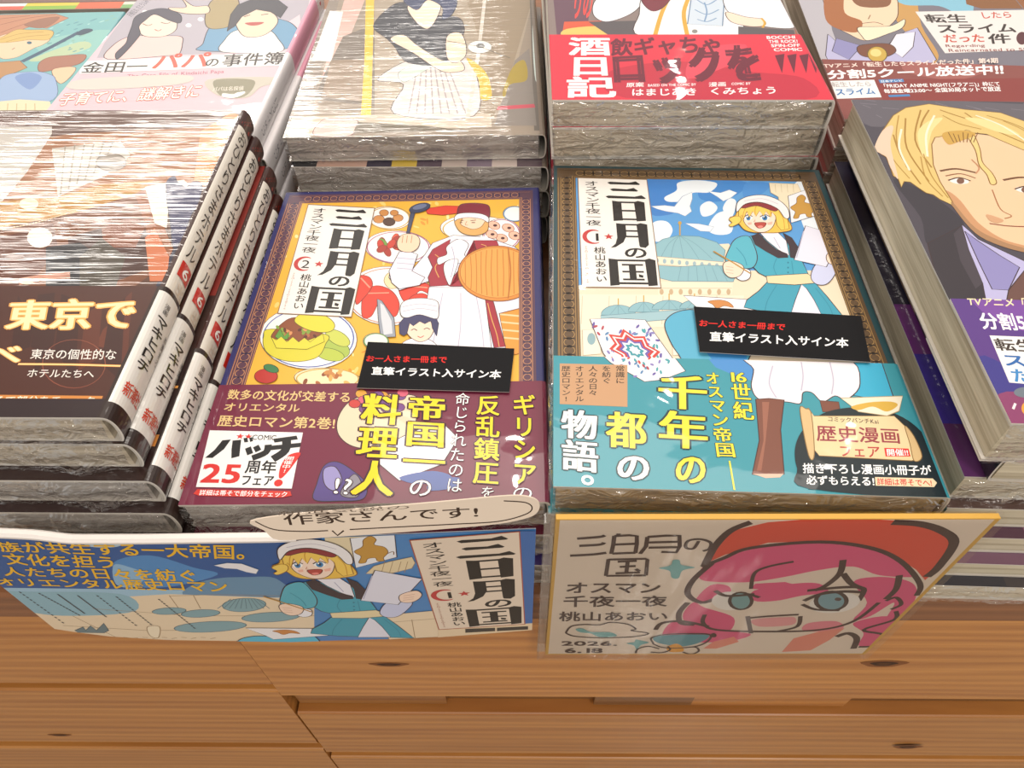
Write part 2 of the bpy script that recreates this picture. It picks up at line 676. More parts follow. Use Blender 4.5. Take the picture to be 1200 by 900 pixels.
class Book:
    """one paperback: page block, jacket round spine and both boards, paper band, cellophane"""
    def __init__(s, mtx, T, W=0.1265, D=0.182, bulge=0.002, flip=False, rnd=(0.55, 0.75)):
        s.m, s.T, s.W, s.D, s.b = mtx, T, W, D, bulge
        if flip:
            s.m = mtx @ Matrix.Translation((W, D, 0)) @ Matrix.Rotation(math.pi, 4, 'Z')
        # path along the jacket: top flat, spine, bottom flat
        A = []
        n = 14
        for i in range(n + 1):
            t = math.pi / 2 - math.pi * i / n
            cs, sn = max(math.cos(t), 0), math.sin(t)
            A.append((W + bulge * cs ** rnd[0], T / 2 + T / 2 * math.copysign(abs(sn) ** rnd[1], sn)))
        s.arc = A
        s.al = [0.0]
        for i in range(n):
            s.al.append(s.al[-1] + math.dist(A[i], A[i + 1]))
        s.S = s.al[-1]
        s.inv = s.m.inverted()
        s.n = (s.m.to_3x3() @ Vector((0, 0, 1))).normalized()
        s.p0 = s.m @ Vector((0, 0, T))
        s.root = None

    def path(s, u):
        if u <= s.W:
            return (u, s.T, 0.0, 1.0)
        d = u - s.W
        if d >= s.S:
            return (s.W - (d - s.S), 0.0, 0.0, -1.0)
        for i in range(len(s.arc) - 1):
            if d <= s.al[i + 1]:
                t = (d - s.al[i]) / (s.al[i + 1] - s.al[i])
                a, b = s.arc[i], s.arc[i + 1]
                dx, dz = b[0] - a[0], b[1] - a[1]
                L = math.hypot(dx, dz)
                return (a[0] + dx * t, a[1] + dz * t, -dz / L, dx / L)
        return (s.W, 0.0, 0.0, -1.0)

    def at(s, u, v, off=0.0):
        x, z, nx, nz = s.path(u)
        return (x + nx * off, v, z + nz * off)

    def uv(s, p):
        q = s.inv @ hit(p[0], p[1], s.p0, s.n)
        return (q.x, q.y)

    def us(s, u0, u1):
        U = [u0]
        if u0 < s.W < u1:
            U.append(s.W)
        for a in s.al[1:]:
            if u0 < s.W + a < u1:
                U.append(s.W + a)
        U.append(u1)
        return sorted(set(U))

    def sheet(s, mb, u0, u1, v0, v1, off, th, col, edge):
        U = s.us(u0, u1)
        for i in range(len(U) - 1):
            a, b = U[i], U[i + 1]
            sm = a >= s.W - 1e-9 and b <= s.W + s.S + 1e-9
            o0, o1 = s.at(a, v0, off), s.at(b, v0, off)
            o2, o3 = s.at(b, v1, off), s.at(a, v1, off)
            i0, i1 = s.at(a, v0, off - th), s.at(b, v0, off - th)
            i2, i3 = s.at(b, v1, off - th), s.at(a, v1, off - th)
            mb.face((o0, o1, o2, o3), col, False)
            mb.face((i3, i2, i1, i0), edge, False)
            mb.face((i0, i1, o1, o0), edge)
            mb.face((o3, o2, i2, i3), edge)
            if i == 0:
                mb.face((o0, o3, i3, i0), edge)
            if i == len(U) - 2:
                mb.face((i1, i2, o2, o1), edge)

    def rect(s, art, col, u0, u1, v0, v1):
        c = lin(col)
        U = s.us(u0, u1)
        for i in range(len(U) - 1):
            art.mb.face([art.mapfn(U[i], v0, art.layer * art.STEP), art.mapfn(U[i + 1], v0, art.layer * art.STEP), art.mapfn(U[i + 1], v1, art.layer * art.STEP), art.mapfn(U[i], v1, art.layer * art.STEP)], c)
        art.layer += 1

    def make(s, label, group, cover_col, cover_mat, page, draw=None, edge='#d8d2c8', name='manga_book', cat='book'):
        s.root = empty(name, s.m)
        tag(s.root, label, cat, group)
        pb = MB()
        T, W, D = s.T, s.W, s.D
        k = 0.0007
        pb.box(0.0012, W - 0.0005, 0.0007, D - 0.0007, k, T - k, (1, 1, 1, 1))
        pb.build('page_block', page, s.root)
        mb = MB()
        s.sheet(mb, 0, 2 * W + s.S, 0, D, 0, 0.0006, lin(cover_col), lin(edge))
        if draw:
            a = Art(mb, s.uv, lambda u, v, o: s.at(u, v, o), (0, W, 0, D))
            draw(a, s)
            if MAXL: print('LAYERS', label[:30], round(a.layer * a.STEP * 1000, 2))
        s.cover = mb.build('cover', cover_mat, s.root)
        return s

    def band(s, v0, v1, col, mat, draw=None, edge='#e8e2d8', name='paper_band', u0=0.0, u1=None):
        mb = MB()
        u1 = u1 if u1 is not None else 2 * s.W + s.S
        s.sheet(mb, u0, u1, v0, v1, 0.0007, 0.0009, lin(col), lin(edge))
        if draw:
            a = Art(mb, s.uv, lambda u, v, o: s.at(u, v, o + 0.0007), (0, s.W, v0, v1))
            draw(a, s)
        return mb.build(name, mat, s.root)

    def slip(s, Q, mat, draw, col='#17171a', off=0.0018, name='notice_slip'):
        """paper slip lying under the cellophane; Q = four picture points of its corners"""
        P = [s.uv(q) for q in pts(Q)]
        mb = MB()
        top = [s.at(u, v, off) for u, v in P]
        bot = [s.at(u, v, off - 0.0003) for u, v in P]
        if sum(P[i][0] * P[(i + 1) % 4][1] - P[(i + 1) % 4][0] * P[i][1] for i in range(4)) < 0:
            top.reverse()
            bot.reverse()
        mb.face(top, lin(col))
        mb.face(bot[::-1], lin('#bbb'))
        for i in range(4):
            j = (i + 1) % 4
            mb.face((bot[i], bot[j], top[j], top[i]), lin('#c8c4c0'))
        a = Art(mb, s.uv, lambda u, v, o: s.at(u, v, off + o), (0, s.W, 0, s.D))
        draw(a)
        return mb.build(name, mat, s.root)

    def wrap_front(s, mat, seed=1, amp=0.0009, side='front', flap=0.0, z0=0.0, nx=64, tuft=0.0):
        """cellophane stretched and crinkled over the page edges"""
        rnd = random.Random(seed)
        mb = MB()
        rows = []
        nz = 7
        L = s.W if side == 'front' else s.D
        ph = [rnd.uniform(0, 6.28) for _ in range(6)]
        for j in range(nz + 1):
            r = []
            for i in range(nx + 1):
                a = L * i / nx
                z = s.T - (s.T + flap - z0) * j / nz
                d = 0.0008 + amp * (0.5 + 0.35 * math.sin(a * 130 + ph[0] + j * 0.8) * math.sin(a * 71 + ph[1]) + rnd.uniform(-0.3, 0.3))
                k_ = math.exp(-((a - tuft * L) / 0.009) ** 2) * j / nz if tuft else 0.0
                d += k_ * (0.0032 + rnd.uniform(-0.0008, 0.0008))
                z -= k_ * (0.0012 + rnd.uniform(0, 0.0010))
                if j in (0,):
                    d = 0.0002
                if side == 'front':
                    r.append((a, -d, z))
                else:
                    r.append((-d, L - a, z))
            rows.append(r)
        mb.grid(rows, (1, 1, 1, 1))
        return mb.build('shrink_wrap', mat, s.root)
# ------------------------------------------------------------------ materials
M_PRINT = print_mat('printed_jacket', 0.4, 0.35, 0.08, 0.25, (1, 1, 1), 30, 2, 0.0015)
M_GLOSS = print_mat('jacket_under_smooth_film', 0.42, 0.42, 0.035, 0.35, (1, 1, 1), 22, 3, 0.002, bump2=0.25)
M_CRINKLE = print_mat('jacket_under_creased_film', 0.45, 0.8, 0.03, 0.9, (2.5, 60, 1), 5.0, 3, 0.0004, bump2=0.4)
M_CRINKLE2 = print_mat('jacket_under_rippled_film', 0.4, 0.8, 0.05, 0.6, (6, 60, 1), 4.0, 3, 0.0004, bump2=0.3)
M_MATTE = print_mat('matte_print', 0.6, 0.0)
M_SLIP = print_mat('notice_slip_print', 0.7, 0.06, 0.1, 0.2, (1, 1, 1), 20, 2, 0.001, spec=0.12)
M_PAGE = page_mat('page_edges', '#8d8170', '#c3b7a2')
M_PAGE_GREY = page_mat('page_edges_grey', '#76706a', '#b0a8a0')
M_PAGE_WARM = page_mat('page_edges_warm', '#9a8e76', '#d0c6ae')
M_FILM = film_mat('cellophane', 0.04, 0.07, 1.0, 150, (0.5, 0.5, 1.3), dist=0.006)
M_SLEEVE = film_mat('clear_sleeve', 0.035, 0.05, 0.12, 14, (3, 1, 0.4))
M_CEDAR = wood_mat('cedar_boards', '#9c612a', '#bf8442', '#854f22', 0.3)
M_DARKWOOD = wood_mat('dark_table_wood', '#6f452a', '#8d5c38', '#5a3620', 2.3, 0.5, 0.1)
M_FLOOR = plain_mat('pale_floor', '#b9ac9c', 0.06)

# ------------------------------------------------------------------ room
fl = MB()
fl.box(-3, 3, -3, 3.5, -0.86, -0.80, (1, 1, 1, 1))
fl.build('floor', M_FLOOR)['kind'] = 'structure'
fl = MB()
fl.box(-3, 3, -3, 3.5, 2.3, 2.35, (1, 1, 1, 1))
fl.build('ceiling', plain_mat('white_ceiling', '#f2eee8', 0.8))['kind'] = 'structure'

# ------------------------------------------------------------------ display table
TABLE = Matrix.Translation((0, -0.0122, 0)) @ Matrix.Rotation(math.radians(1.74), 4, 'Z')
table = empty('display_table', TABLE @ Matrix.Translation((0, 0, -0.8)))
tag(table, 'wooden display table with cedar board front carrying the stacks of comics', 'table')


def tpart(mb, name, mat):
    o = mb.build(name, mat)
    o.parent = table
    o.matrix_parent_inverse = Matrix.Identity(4)
    o.location = (0, 0, 0.8)
    return o


m = MB()
m.box(-0.9, 0.9, 0.0, 0.95, -0.021, 0.0, (0.98, 0.98, 0.98, 1), 0.0015)
tpart(m, 'tabletop', M_DARKWOOD)


def tz(px, py, y=0.004):
    """height on the table front of a picture point"""
    n = (TABLE.to_3x3() @ Vector((0, -1, 0)))
    q = TABLE.inverted() @ hit(px, py, TABLE @ Vector((0, y, 0)), n)
    return q


SEAM = tz(290, 755).x


def front(name, x0, x1, boards, base_t):
    m = MB()
    m.box(x0, x1, 0.012, 0.02, -0.62, -0.0215, (0.5, 0.4, 0.36, 1))
    for k, (z1, z0, y, t) in enumerate(boards):
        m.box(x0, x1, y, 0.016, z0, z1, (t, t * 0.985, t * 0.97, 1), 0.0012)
    return tpart(m, name, M_CEDAR)


zl = lambda y: tz(150, y).z
zr = lambda y: tz(800, y).z
low = []
z = zl(872)
for k in range(8):
    low.append((z - 0.003, z - 0.062, 0.0022, 0.92 + 0.03 * (k % 3)))
    z -= 0.066
front('front_panel', -0.9, SEAM - 0.0006,
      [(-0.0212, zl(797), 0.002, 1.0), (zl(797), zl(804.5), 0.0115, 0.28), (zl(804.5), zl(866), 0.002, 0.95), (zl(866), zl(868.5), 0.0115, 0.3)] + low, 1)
low = []
z = zr(886)
for k in range(8):
    low.append((z, z - 0.06, 0.002, 0.95 + 0.03 * (k % 2)))
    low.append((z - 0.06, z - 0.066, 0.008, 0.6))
    z -= 0.066
pr = front('front_panel', SEAM + 0.0006, 0.9,
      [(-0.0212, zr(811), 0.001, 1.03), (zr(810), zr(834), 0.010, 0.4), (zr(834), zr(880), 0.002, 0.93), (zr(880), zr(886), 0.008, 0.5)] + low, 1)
# loose lamella pieces in the right panel's groove and knots in the boards
for a, b, t in ((330, 520, 0.62), (700, 820, 0.4), (820, 1010, 0.95)):
    m = MB()
    qa, qb = tz(a, 815).x, tz(b, 815).x
    m.box(max(qa, SEAM + 0.002), qb, 0.0065, 0.012, zr(832), zr(812), (t, t * .95, t * .9, 1))
    tpart(m, 'groove_strip', M_CEDAR)
for px, py, rx, rz in ((456, 777, 0.0052, 0.0016), (1035, 776, 0.006, 0.0026), (1063, 874, 0.005, 0.0024), (70, 862, 0.004, 0.0014)):
    m = MB()
    q = tz(px, py, 0.0016)
    for lay, kx, cc in ((0, 1.7, '#8a5630'), (1, 1.0, '#41281a'), (2, 0.55, '#5f3a20')):
        m.face([(q.x + rx * kx * math.cos(t) * (1 + 0.18 * math.sin(3 * t)), (0.0009 if px > 400 else 0.0018) - lay * 4e-5, q.z + rz * kx * math.sin(t)) for t in [2 * math.pi * i / 18 for i in range(18)]], lin(cc))
    tpart(m, 'wood_knot', M_MATTE)
# legs and a back rail carry the top
for sx in (-0.86, 0.80):
    for sy in (0.03, 0.86):
        m = MB()
        m.box(sx, sx + 0.06, sy, sy + 0.06, -0.8, -0.0212, (0.9, 0.9, 0.9, 1), 0.003)
        tpart(m, 'leg', M_CEDAR)
INK = '#3c2a2c'


def title_box(a, Q, num, bg='#f4efe9', rim='#8a6a4a'):
    """white title panel: big title, side title, crescent with the volume number, author"""
    b = a.sub(Q)
    b.p(rim, '-0.012,-0.008 1.012,-0.008 1.012,1.008 -0.012,1.008')
    b.p(bg, '0,0 1,0 1,1 0,1')
    K = '#1d1714'

    def bar(P):
        b.p(K, P)
    # three strokes
    for x0, x1, y in ((0.42, 0.9, 0.045), (0.45, 0.86, 0.115), (0.38, 0.96, 0.19)):
        bar([(x0, y - 0.006), (x0 + 0.05, y - 0.016), (x1 - 0.16, y - 0.010), (x1 - 0.06, y - 0.026), (x1, y + 0.004), (x1 - 0.02, y + 0.012), (x0 + 0.04, y + 0.012)])
    # sun
    bar('0.47,0.225 0.60,0.235 0.60,0.418 0.47,0.425')
    bar('0.78,0.235 0.84,0.222 0.93,0.236 0.92,0.418 0.79,0.425')
    for y in (0.232, 0.315, 0.398):
        bar([(0.55, y), (0.82, y), (0.82, y + 0.016), (0.55, y + 0.016)])
    # moon
    bar('0.50,0.445 0.63,0.452 0.63,0.56 0.58,0.62 0.47,0.665 0.40,0.672 0.47,0.635 0.50,0.58')
    bar('0.78,0.452 0.84,0.44 0.93,0.452 0.92,0.64 0.87,0.668 0.80,0.662 0.79,0.648')
    for y in (0.45, 0.508, 0.56):
        bar([(0.58, y), (0.82, y), (0.82, y + 0.015), (0.58, y + 0.015)])
    b.t(K, 'の', '0.56,0.655 0.90,0.655 0.90,0.765 0.56,0.765', bold=0.045)
    # country
    bar('0.36,0.765 0.48,0.772 0.48,0.985 0.36,0.992')
    bar('0.84,0.772 0.90,0.76 0.98,0.775 0.97,0.985 0.85,0.992')
    bar('0.44,0.772 0.88,0.772 0.88,0.788 0.44,0.788')
    bar('0.44,0.962 0.88,0.962 0.88,0.978 0.44,0.978')
    for y in (0.81, 0.868, 0.932):
        bar([(0.53, y), (0.81, y), (0.81, y + 0.014), (0.53, y + 0.014)])
    bar('0.62,0.815 0.71,0.815 0.71,0.94 0.62,0.94')
    bar('0.74,0.895 0.80,0.905 0.79,0.925 0.74,0.918')
    b.vt(K, 'オスマン千夜一夜', '0.08,0.025 0.30,0.025 0.30,0.475 0.08,0.475', bold=0.012)
    # crescent, number, star
    o = []
    for i in range(21):
        t = math.radians(60 + 240 * i / 20)
        o.append((0.17 + 0.145 * math.cos(t), 0.575 - 0.066 * math.sin(t)))
    for i in range(21):
        t = math.radians(300 - 240 * i / 20)
        o.append((0.20 + 0.115 * math.cos(t), 0.575 - 0.054 * math.sin(t)))
    b.p('#c23a3a', o)
    b.t(K, num, '0.13,0.525 0.27,0.525 0.27,0.625 0.13,0.625', bold=0.0)
    b.p('#c23a3a', [(0.385 + (x) * 0.07, 0.572 + y * 0.03) for x, y in star_pts(0, 0, 1)])
    b.vt(K, '桃山あおい', '0.17,0.665 0.33,0.665 0.33,0.965 0.17,0.965', bold=0.02)
    b.vt('#b06a5a', 'TheHistoricalDreamTale', '0.04,0.66 0.10,0.66 0.10,0.97 0.04,0.97')
    a.layer = b.layer


def border(a, u0, u1, v0, v1, wl, wr, wt, band, gold, dark):
    """ornamental frame: a band with fine gold lines and a running scroll between them"""
    for P in ([(u0, v0), (u0 + wl, v0), (u0 + wl, v1), (u0, v1)], [(u1 - wr, v0), (u1, v0), (u1, v1), (u1 - wr, v1)], [(u0, v1 - wt), (u1, v1 - wt), (u1, v1), (u0, v1)]):
        a.puv(band, P)
    a.layer -= 2
    for f in (0.06, 0.2, 0.82, 0.94):
        a.stroke_uv(gold, [(u0 + wl * f, v0), (u0 + wl * f, v1 - wt * f), (u1 - wr * f, v1 - wt * f), (u1 - wr * f, v0)], 0.0003)
    lay = a.layer

    def run(p, q, wd):
        L = math.dist(p, q)
        n = int(L / 0.0042)
        dx, dy = (q[0] - p[0]) / L, (q[1] - p[1]) / L
        for i in range(n):
            cx, cy = p[0] + dx * L * (i + 0.5) / n, p[1] + dy * L * (i + 0.5) / n
            a.layer = lay
            P = [(cx + wd * 0.24 * math.cos(t) * (1 + 0.0 * t), cy + wd * 0.24 * math.sin(t)) for t in [2 * math.pi * k / 10 for k in range(10)]]
            a.stroke_uv(gold, P, 0.0003, closed=True)
            sx, sy = cx + dx * 0.0021, cy + dy * 0.0021
            a.layer = lay
            a.puv(dark, [(sx - wd * .2 * (abs(dy) + .4), sy), (sx, sy - wd * .2 * (abs(dx) + .4)), (sx + wd * .2 * (abs(dy) + .4), sy), (sx, sy + wd * .2 * (abs(dx) + .4))])
    run((u0 + wl * .51, v0), (u0 + wl * .51, v1 - wt), wl)
    run((u1 - wr * .51, v0), (u1 - wr * .51, v1 - wt), wr)
    run((u0 + wl, v1 - wt * .51), (u1 - wr, v1 - wt * .51), wt)
    a.layer = lay + 1


def bird(a, P):
    a.po('#f6f7fa', '#8fa6c4', P, 2, 0)


def mosque(a):
    a.p('#ecdcc2', '380,345 640,330 700,420 1040,420 1110,745 130,745 130,470 410,465')
    a.po('#8db9c4', '#5f8894', '385,372 385,338 420,315 470,303 540,306 600,326 628,352 622,392', 2, 0)
    for x in (410, 445, 490, 540, 585):
        a.l('#6f9aa6', [(475, 303), ((x + 475) / 2 - 3, 330), (x, 382)], 1.4)
    a.po('#f1e3cb', '#b29a7c', '385,372 622,392 615,418 385,398', 1.6, 0)
    for i in range(9):
        a.e('#9fb8c0', 400 + i * 25, 387 + i * 2.1, 6, 8)
    a.po('#8db9c4', '#5f8894', '385,402 470,408 560,402 620,405 662,440 655,458 450,456 385,440', 2, 0)
    for i in range(6):
        a.l('#6f9aa6', [(480 + i * 26, 408), (470 + i * 33, 455)], 1.3)
    a.p('#f1e3cb', '400,458 655,460 650,500 405,505')
    a.l('#b29a7c', '395,480 650,480', 1.6)
    for i in range(8):
        a.e('#c7ad8a', 415 + i * 32, 492, 7, 10)
    a.p('#f3e6cf', '135,500 690,505 690,600 135,620')
    for x in (150, 240, 330, 420, 510, 600):
        a.l('#c9b191', [(x, 505), (x - 4, 600)], 1.4, 0)
    for cx, cy, rx, ry in ((270, 570, 58, 34), (355, 560, 52, 34), (440, 552, 58, 32), (525, 548, 50, 28)):
        P = [(cx + rx * math.cos(math.pi * i / 12), cy - ry * math.sin(math.pi * i / 12)) for i in range(13)]
        a.po('#8db9c4', '#5f8894', P, 2, 0)
        for k in (-0.5, 0, 0.5):
            a.l('#6f9aa6', [(cx, cy - ry), (cx + rx * k, cy)], 1.2, 0)
        a.l('#c8a24a', [(cx, cy - ry), (cx, cy - ry - 22)], 3, 0)
    a.po('#9fc2cb', '#5f8894', '210,572 545,548 560,575 215,604', 1.6, 0)
    a.l('#c8a24a', '476,303 476,262', 4, 0)
    a.e('#c8a24a', 476, 262, 6, 6)
    for x in (150, 300, 450, 600):
        a.po('#f7ecd8', '#b29a7c', [(x, 620), (x + 60, 618), (x + 62, 700), (x + 2, 705)], 1.4, 0)
        a.e('#8fb0b8', x + 30, 650, 14, 20)
    a.po('#efe2c4', '#bfa980', '775,128 870,132 882,158 850,168 846,230 812,230 806,175 780,160', 1.6, 0)
    for x in (795, 815, 835, 855):
        a.l('#c9b88c', [(x, 132), (x + 2, 160)], 1.2, 0)


def sky(a):
    a.p('#5a9edb', '100,90 1100,90 1100,760 100,760')
    a.p('#3d80cc', '365,118 480,118 455,165 470,215 430,235 375,225', 1)
    a.p('#3f86d0', '560,120 700,124 670,165 600,190 540,175', 1)
    a.p('#4a8fd6', '700,125 780,130 740,170 690,175', 1)
    for P in ('470,126 530,118 600,128 575,158 520,160 500,185 440,190 425,175 465,152', '545,205 575,188 602,208 585,232 552,238', '385,262 430,255 452,285 430,318 385,318', '600,230 650,225 650,290 600,300 570,280', '640,180 665,190 650,240 620,215', '860,130 925,130 960,300 900,290 870,200'):
        a.p('#e9f1f8', P, 1)


def painter(a):
    """cheerful figure in a long teal coat with a white cap, brush and sheets of paper"""
    a.po('#eef0f6', INK, '838,172 930,140 948,232 848,262', 2, 0)
    a.po('#c8973f', '#7a5320', '848,208 866,196 868,178 884,168 897,178 893,192 916,200 926,216 916,232 918,242 902,242 896,232 878,234 872,246 856,246 862,226 850,216', 1.6)
    a.l('#7a5320', '924,220 938,214 940,224', 2)
    # skirt and coat
    a.po('#3f9fb8', INK, '768,460 740,490 700,520 690,545 780,565 1035,590 1010,560 970,510 928,462', 2.4, 0)
    a.po('#e7e6f4', INK, '882,468 862,520 845,575 955,580 925,520 900,482', 2, 0)
    a.l('#2f8aa2', '800,470 770,520 760,560', 2.2)
    a.l('#2f8aa2', '930,480 975,540 990,580', 2.2)
    a.po('#43a6be', INK, '700,310 735,300 800,330 850,330 880,380 905,432 765,442 740,430 712,400 715,350', 2.4, 0)
    a.l('#2f8aa2', '800,380 790,410 800,438', 2)
    a.l('#2f8aa2', '850,390 856,436', 2)
    for y in (395, 412, 428):
        a.e('#2a7a92', 838, y, 3, 3)
    a.po('#58b2c6', INK, '704,306 662,316 640,350 628,388 650,405 690,415 722,410 735,380 725,340', 2.4)
    a.l('#2f8aa2', '665,345 690,375 700,405', 2)
    # collar and shirt
    a.po('#efeef8', INK, '745,296 800,290 832,322 842,372 805,352 768,322', 2, 0)
    a.l('#a7a6c4', '790,310 812,348', 2)
    a.po('#3b2c34', INK, '738,296 716,308 728,335 765,358 805,380 838,378 835,366 800,352 768,326', 2, 0)
    a.po('#3b2c34', INK, '822,296 850,312 872,345 872,384 846,378 842,340', 2, 0)
    # belt
    a.po('#ead9ae', INK, '765,440 830,436 902,432 928,448 926,464 860,470 770,464', 2, 0)
    # drawing hand with brush
    a.po('#f2f2fa', INK, '690,415 712,424 708,448 684,456 664,444 668,424', 2)
    a.po('#fbdcc6', INK, '622,398 648,390 682,402 690,418 676,440 646,446 624,428', 2)
    for y in (408, 418, 428):
        a.l('#c99a82', [(630, y), (655, y + 4)], 1.6, 0)
    a.l('#b88a3a', '588,357 648,392 712,432', 5, 0)
    # holding arm and sheet
    a.po('#cdd2f0', INK, '938,396 1004,400 992,440 965,468 930,466 914,440', 2)
    a.po('#e4e3f2', INK, '896,272 1020,308 966,410 858,386', 2.4, 0)
    a.l('#b9b8d0', '890,290 866,380', 3, 0)
    a.po('#fbdcc6', INK, '968,368 1008,352 1028,368 1022,388 1000,402 972,396', 2)
    for y in (372, 382, 391):
        a.l('#c99a82', [(978, y), (1008, y - 5)], 1.6, 0)
    # hair behind, face, fringe
    a.po('#f0c452', '#8a5a1c', '646,272 656,258 642,246 662,236 672,212 705,196 755,196 806,214 836,250 850,284 812,294 780,296 720,294 690,284 668,262', 2.2)
    a.po('#fde2cf', INK, '688,236 692,262 712,282 740,294 770,290 790,270 796,236 770,214 710,212', 1.8)
    a.p('#f6b9a4', [(702, 262), (716, 260), (716, 268), (704, 270)])
    a.p('#f6b9a4', [(768, 262), (786, 258), (784, 268), (770, 270)])
    for cx, rx in ((705, 10), (760, 12)):
        a.e('#ffffff', cx, 245, rx + 3, 9)
        a.e('#3f86bd', cx, 246, rx * .75, 9)
        a.e('#183a5a', cx, 245, rx * .35, 5)
        a.l('#3a2420', [(cx - rx - 4, 243), (cx, 235), (cx + rx + 4, 242)], 3)
        a.e('#ffffff', cx - 3, 242, 2.4, 2.4)
    a.l('#8a5a1c', '694,230 708,226 718,229', 2)
    a.l('#8a5a1c', '748,228 762,224 776,229', 2)
    a.l('#c98f76', '728,252 724,259 730,260', 1.8)
    a.po('#b9483f', '#6a2620', '726,264 745,261 764,263 758,276 742,281 732,276', 1.8)
    a.p('#f08a80', '736,274 750,272 754,277 742,280', 1)
    a.po('#f6cf5e', '#9a6a20', '672,246 672,214 705,197 755,196 806,212 836,250 842,282 815,288 800,270 796,240 784,226 780,244 764,224 756,240 742,222 730,242 720,224 708,244 700,224 688,252 682,236', 2, 0)
    for P in ('700,205 690,225 686,245', '735,200 728,215 728,236', '770,204 778,222 782,240', '806,224 822,250 826,284'):
        a.l('#d29a34', P, 2)
    a.po('#f6d264', '#9a6a20', '650,275 640,270 650,262 640,250 664,240 680,246 676,262', 1.8)
    # cap
    a.po('#8f2f36', INK, '680,206 735,194 800,210 792,224 735,206 690,214', 1.8)
    a.po('#f3f0f2', INK, '664,212 672,190 705,174 755,170 805,186 836,214 842,244 826,246 800,214 745,194 695,200 668,226', 2.2)
    a.l('#c4bccb', '690,190 750,182 805,200', 2)


def tile_paper(a):
    a.po('#f4f2f5', INK, '175,585 250,582 360,588 490,770 400,790 300,800 220,700', 2.2, 0)
    cx, cy = 325, 690
    rnd = random.Random(3)

    def mp(x, y):     # skewed sheet
        return (cx + x * 105 + y * 48, cy + y * 88 + x * 6)
    for i in range(70):
        x, y = rnd.uniform(-1, 1), rnd.uniform(-1, 1)
        p = mp(x * 0.95, y * 0.95)
        a.e(rnd.choice(['#6a5ea8', '#8a82c0', '#5a8ab8', '#b04858', '#4aa3ad']), p[0], p[1], 8, 4, rnd.uniform(0, 3))
        a.layer -= 0.93
    a.layer += 1
    for r, c in ((0.82, '#d0453c'), (0.70, '#f4f0f0'), (0.62, '#c83e3e'), (0.5, '#6c5fb0'), (0.4, '#f2f0f4'), (0.3, '#3f9aa8'), (0.18, '#f4f0f2')):
        P = []
        for i in range(16):
            rr = r if i % 2 == 0 else r * 0.72
            P.append(mp(rr * math.cos(math.pi * i / 8), rr * math.sin(math.pi * i / 8)))
        a.p(c, P)


def cover_teal(a, bk, full=True):
    D, W = bk.D, bk.W
    border(a, 0.0016, W - 0.002, 0.0, D - 0.0018, 0.0088, 0.0078, 0.008, '#5f482f', '#a8844e', '#2c2018')
    a.layer = 1
    a.clip = (0.0104, W - 0.0098, 0, D - 0.0098)
    a.frame(630, 170, 2.857)
    sky(a)
    bird(a, '380,205 425,202 458,206 485,172 517,158 518,180 510,205 516,222 494,238 470,228 430,222 400,214')
    bird(a, '572,155 612,160 642,150 668,160 648,176 622,188 600,172')
    bird(a, '494,262 540,264 590,274 578,290 545,288 522,276')
    mosque(a)
    lay = a.layer
    title_box(a, a.quad_uv('136,112 364,118 411,478 150,475'), '1')
    a.layer = lay
    a.po('#58aece', INK, '425,600 450,568 500,553 560,556 700,560 700,730 520,745 470,700 440,650', 2.6, 1)
    a.p('#3f8fd0', '560,560 700,560 700,740 600,740 560,690')
    a.po('#f3f2f6', INK, '488,505 700,518 748,560 560,575 540,552', 2, 0)
    a.po('#cf8a4a', '#7a5320', '570,525 610,520 640,528 655,545 625,540 600,548 585,535', 1.6)
    painter(a)
    tile_paper(a)


